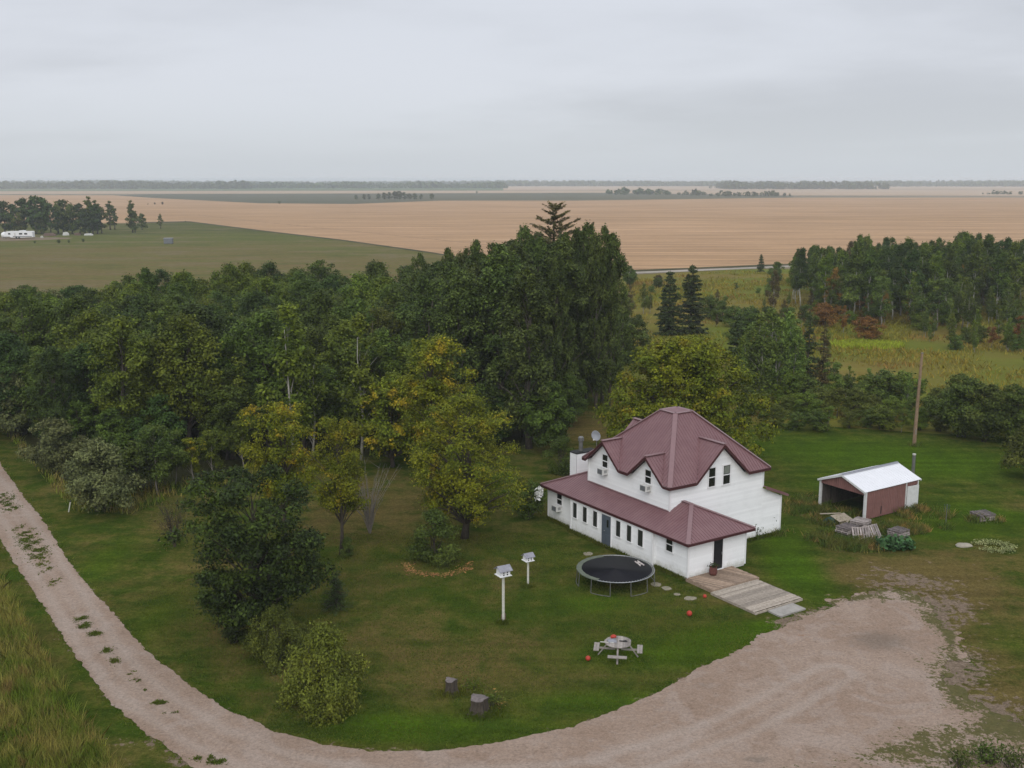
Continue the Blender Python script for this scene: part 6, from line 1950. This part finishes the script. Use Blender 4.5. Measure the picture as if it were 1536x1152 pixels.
# ---- distant farm trees, left
FT = 'trees round the distant farmyard'
far_list = [(-12, 350, 303, 'far0'), (8, 349, 300, 'far1'), (22, 350, 306, 'far2'), (38, 350, 297, 'far0'), (55, 351, 292, 'far1'), (66, 350, 296, 'far2'), (76, 352, 304, 'far0'), (88, 351, 300, 'farcol'), (96, 350, 298, 'far1'), (108, 351, 306, 'far2'), (121, 352, 305, 'far0'),
            (135, 351, 293, 'farcol'), (146, 351, 299, 'farcol'), (140, 351, 308, 'far1'), (153, 350, 310, 'far2'), (128, 352, 312, 'far1'), (30, 351, 318, 'far2'), (62, 351, 318, 'far1'), (100, 351, 318, 'far0'), (166, 345, 300, 'farcol'), (172, 344, 308, 'farcol'), (199, 349, 299, 'farcol'), (203, 349, 318, 'far2'), (213, 345, 320, 'far0'), (241, 343, 320, 'farcol')]
far_names = ['leftmost tree', 'second tree', 'third tree', 'fourth tree', 'tallest tree', 'sixth tree', 'seventh tree']
for j, (px, py, top, key) in enumerate(sorted(far_list)):
    special = {166: 'slender tree just right of the distant farm grove', 172: 'leafier partner of the slender tree right of the farm grove', 199: 'tall forked tree alone right of the farm grove', 203: 'low round tree at the foot of the tall forked one', 213: 'round low tree right of the tall forked one', 241: 'small thin tree standing alone at the edge of the wheat'}
    lab = special.get(px, 'dark green tree of the distant farm grove, %s from the left' % cardinal(j + 1))
    at(px, py, top, key, lab, 'tree', FT, 'distant_tree', M['f_shrub'] if px in (199, 203, 213, 166, 172) else (M['f_wood3'] if j % 3 else M['f_olive']))
for px, py, top, lab in ((52, 365, 361, 'low hedge clump left of the others before the farm grove'), (88, 365, 359, 'middle low hedge clump before the farm grove'), (103, 364, 360, 'narrow hedge clump between two others before the farm grove'), (125, 363, 358, 'rightmost low hedge clump before the farm grove'), (232, 307, 303.5, 'small dark bush out in the wheat right of the farm'), (244, 307, 302.5, 'larger brown bush out in the wheat right of the farm'), (222, 307, 305, 'flat bush out in the wheat, nearest the farm'), (419, 306, 301.5, 'lone dark bush at the far edge of the wheat'), (278, 333, 331, 'tiny dark bush at the tip of the wheat boundary'), (715, 290, 286.5, 'lone dark tree on the horizon fields above the poplars')):
    x, y = G(px, py); h = top_h(y, top)
    plant('far1', x, y, h, lab, 'shrub', 'bushes dotted over the far fields', 'distant_bush', M['f_brown'] if 220 < px < 250 else M['f_shrub'], 1.6)
HR = 'row of trees in the far dark field'
xs_ = [534, 546, 553, 568, 576, 584, 592, 599, 606, 614, 622, 632, 648]
tp_ = [292.5, 291, 291, 290, 288.5, 288, 286.5, 286, 288, 290, 289.5, 291, 290]
for j, (px, t_) in enumerate(zip(xs_, tp_)):
    x, y = G(px, 299.5); plant('far%d' % (j % 3), x, y, top_h(y, t_), 'dark tree in the row in the far dark field, %s from the left' % cardinal(j + 1), 'tree', HR, 'distant_tree', M['f_wood3'], 1.35)

# far-off woods that read as one mass
def far_wood(px0, px1, base_y, top_y, seed, label, depth=60, mat=None, dens=1.0):
    rr_ = np.random.default_rng(seed)
    x0, y0 = G(px0, base_y); x1, y1 = G(px1, base_y)
    L = abs(x1 - x0); hmax = top_h(y0, top_y)
    n = int(L / 3.2 * dens * max(1, depth / 120)) + 3
    V = []; 
    for k in range(n):
        u = rr_.uniform(); cx = x0 + (x1 - x0) * u; cy = y0 + rr_.uniform(0, depth)
        edge = min(1, min(u, 1 - u) * L / 25 + .45)
        h = hmax * rr_.uniform(.62, 1.02) * edge * (0.9 + 0.12 * math.sin(u * 23 + seed)); r = h * rr_.uniform(.4, .62)
        m_ = 26
        d = unit(rr_.normal(size=(m_, 3))); d[:, 2] = d[:, 2] * .95
        P_ = np.array([cx, cy, h * .5]) + d * np.array([r, r, h * .5])
        P_[:, 2] = np.clip(P_[:, 2], 0.3, None)
        V.append(leaf_verts(P_, d + rr_.normal(size=(m_, 3)) * .5, r * .9, rr_, .8))
    return tag(struct(link('distant_woodland', leaf_mesh('distant_woodland', np.concatenate(V), mat or M['f_far'])), 'stuff'), label, 'woodland')
far_wood(913, 1012, 292, 281.5, 1, 'dark wood on the far fields, left one above the meadow', 90, M['f_wood3'])
far_wood(1020, 1066, 293, 284, 2, 'small far wood right of the dark one')
far_wood(1068, 1190, 294.5, 286, 3, 'thin line of far trees tapering right into the wheat', 40)
far_wood(1495, 1580, 292, 286, 4, 'far wood at the right picture edge')
for j, (a, b, by, ty) in enumerate(((-500, 365, 283.6, 271.0), (345, 760, 282.6, 272.5), (740, 1110, 279.5, 271.2), (1095, 1348, 284.0, 271.4), (1330, 2100, 280, 271.2), (-500, 2100, 278, 270.4))):
    far_wood(a, b, by, ty, 10 + j, 'bluish belt of woodland along the horizon, %s' % ['left part', 'left of centre', 'right of centre', 'nearer block at right', 'right part', 'farthest line'][j], 260, M['f_far'], .8 if j < 5 else .5)

# ---------------------------------------------------------------- haze, sky, sun
mb = MB(); mb.box((0, 8000, 12.5), (26000, 22000, 29)); hz = struct(mb.build('haze', None) if False else link('haze', mb.mesh('haze', [])), 'stuff')
m, nt, out = new_mat('haze_air')
pv = nt.nodes.new('ShaderNodeVolumePrincipled')
pv.inputs['Color'].default_value = (0.86, 0.93, 1.0, 1)
pv.inputs['Density'].default_value = 0.0002
pv.inputs['Anisotropy'].default_value = 0.0
lk(nt, pv.outputs[0], out.inputs['Volume'])
hz.data.materials.append(m)
hz['label'] = 'thin pale air over the plain'; hz['category'] = 'haze'

SUN_EL, SUN_AZ = math.radians(38), math.radians(186)      # sun behind thick cloud, behind the camera
world = bpy.data.worlds.new('World')
scene.world = world
world.use_nodes = True
nt = world.node_tree
nt.nodes.clear()
wo = nt.nodes.new('ShaderNodeOutputWorld')
bg = nt.nodes.new('ShaderNodeBackground'); bg.inputs['Strength'].default_value = 0.1
sk = nt.nodes.new('ShaderNodeTexSky'); sk.sky_type = 'NISHITA'; sk.sun_disc = False; sk.sun_elevation = SUN_EL; sk.sun_rotation = SUN_AZ
tc = nt.nodes.new('ShaderNodeTexCoord').outputs['Generated']
sep = nt.nodes.new('ShaderNodeSeparateXYZ'); lk(nt, tc, sep.inputs[0])
zc = math_(nt, 'MAXIMUM', sep.outputs[2], 0.0)
den = math_(nt, 'ADD', zc, 0.16)
cmb = nt.nodes.new('ShaderNodeCombineXYZ')
lk(nt, math_(nt, 'DIVIDE', sep.outputs[0], den), cmb.inputs[0]); lk(nt, math_(nt, 'DIVIDE', sep.outputs[1], den), cmb.inputs[1])
mp = nt.nodes.new('ShaderNodeMapping'); mp.inputs['Scale'].default_value = (0.45, 0.60, 1); mp.inputs['Rotation'].default_value = (0, 0, 0.35); mp.inputs['Location'].default_value = (3.1, 1.7, 0); lk(nt, cmb.outputs[0], mp.inputs[0])
n1 = noise(nt, mp.outputs[0], 0.8, 6, 0.5, 0.4)
n2 = noise(nt, mp.outputs[0], 2.4, 5, 0.55, 0.2)
cl = math_(nt, 'ADD', math_(nt, 'MULTIPLY', n1, 0.7), math_(nt, 'MULTIPLY', n2, 0.3))
tone = mrange(nt, cl, 0.36, 0.60, 0.87, 1.06)
low = mixc(nt, mrange(nt, zc, 0.0, 0.10), (6.1, 6.5, 7.0), (6.75, 7.0, 7.6))
elev = mrange(nt, zc, 0.15, 0.9, 1.0, 1.5)
amt = mrange(nt, zc, 0.0, 0.07)
tone = math_(nt, 'ADD', 1.0, math_(nt, 'MULTIPLY', math_(nt, 'SUBTRACT', tone, 1.0), amt))
k = math_(nt, 'MULTIPLY', tone, elev)
cc = nt.nodes.new('ShaderNodeCombineColor')
for i in range(3): lk(nt, k, cc.inputs[i])
cloud = mixc(nt, 1.0, low, cc.outputs[0], 'MULTIPLY')
fin = mixc(nt, 0.93, sk.outputs[0], cloud)
lk(nt, fin, bg.inputs['Color']); lk(nt, bg.outputs[0], wo.inputs['Surface'])

sl = bpy.data.lights.new('sun', 'SUN'); sl.energy = 1.5; sl.angle = math.radians(45); sl.color = (1.0, 0.96, 0.9)
so = link('sun', sl)
az = SUN_AZ      # compass bearing: 0 = +y, clockwise
dvec = Vector((math.sin(az) * math.cos(SUN_EL), math.cos(az) * math.cos(SUN_EL), math.sin(SUN_EL)))
so.rotation_euler = dvec.to_track_quat('Z', 'Y').to_euler()
so.location = (0, 0, 200)

cam = bpy.data.cameras.new('camera'); cam.sensor_width = 36; cam.lens = F_PX / 1536 * 36
cam.clip_start = 0.5; cam.clip_end = 60000
co = link('camera', cam); co.location = (0, 0, CAM_H); co.rotation_euler = (PI / 2 - PITCH, 0, 0)
scene.camera = co
vs_ = scene.view_settings
vs_.view_transform = 'Standard'; vs_.look = 'None'; vs_.exposure = 0.0; vs_.gamma = 1.0
scene.cycles.volume_bounces = 1
scene.cycles.max_bounces = 8
scene.cycles.diffuse_bounces = 3
scene.cycles.transmission_bounces = 3
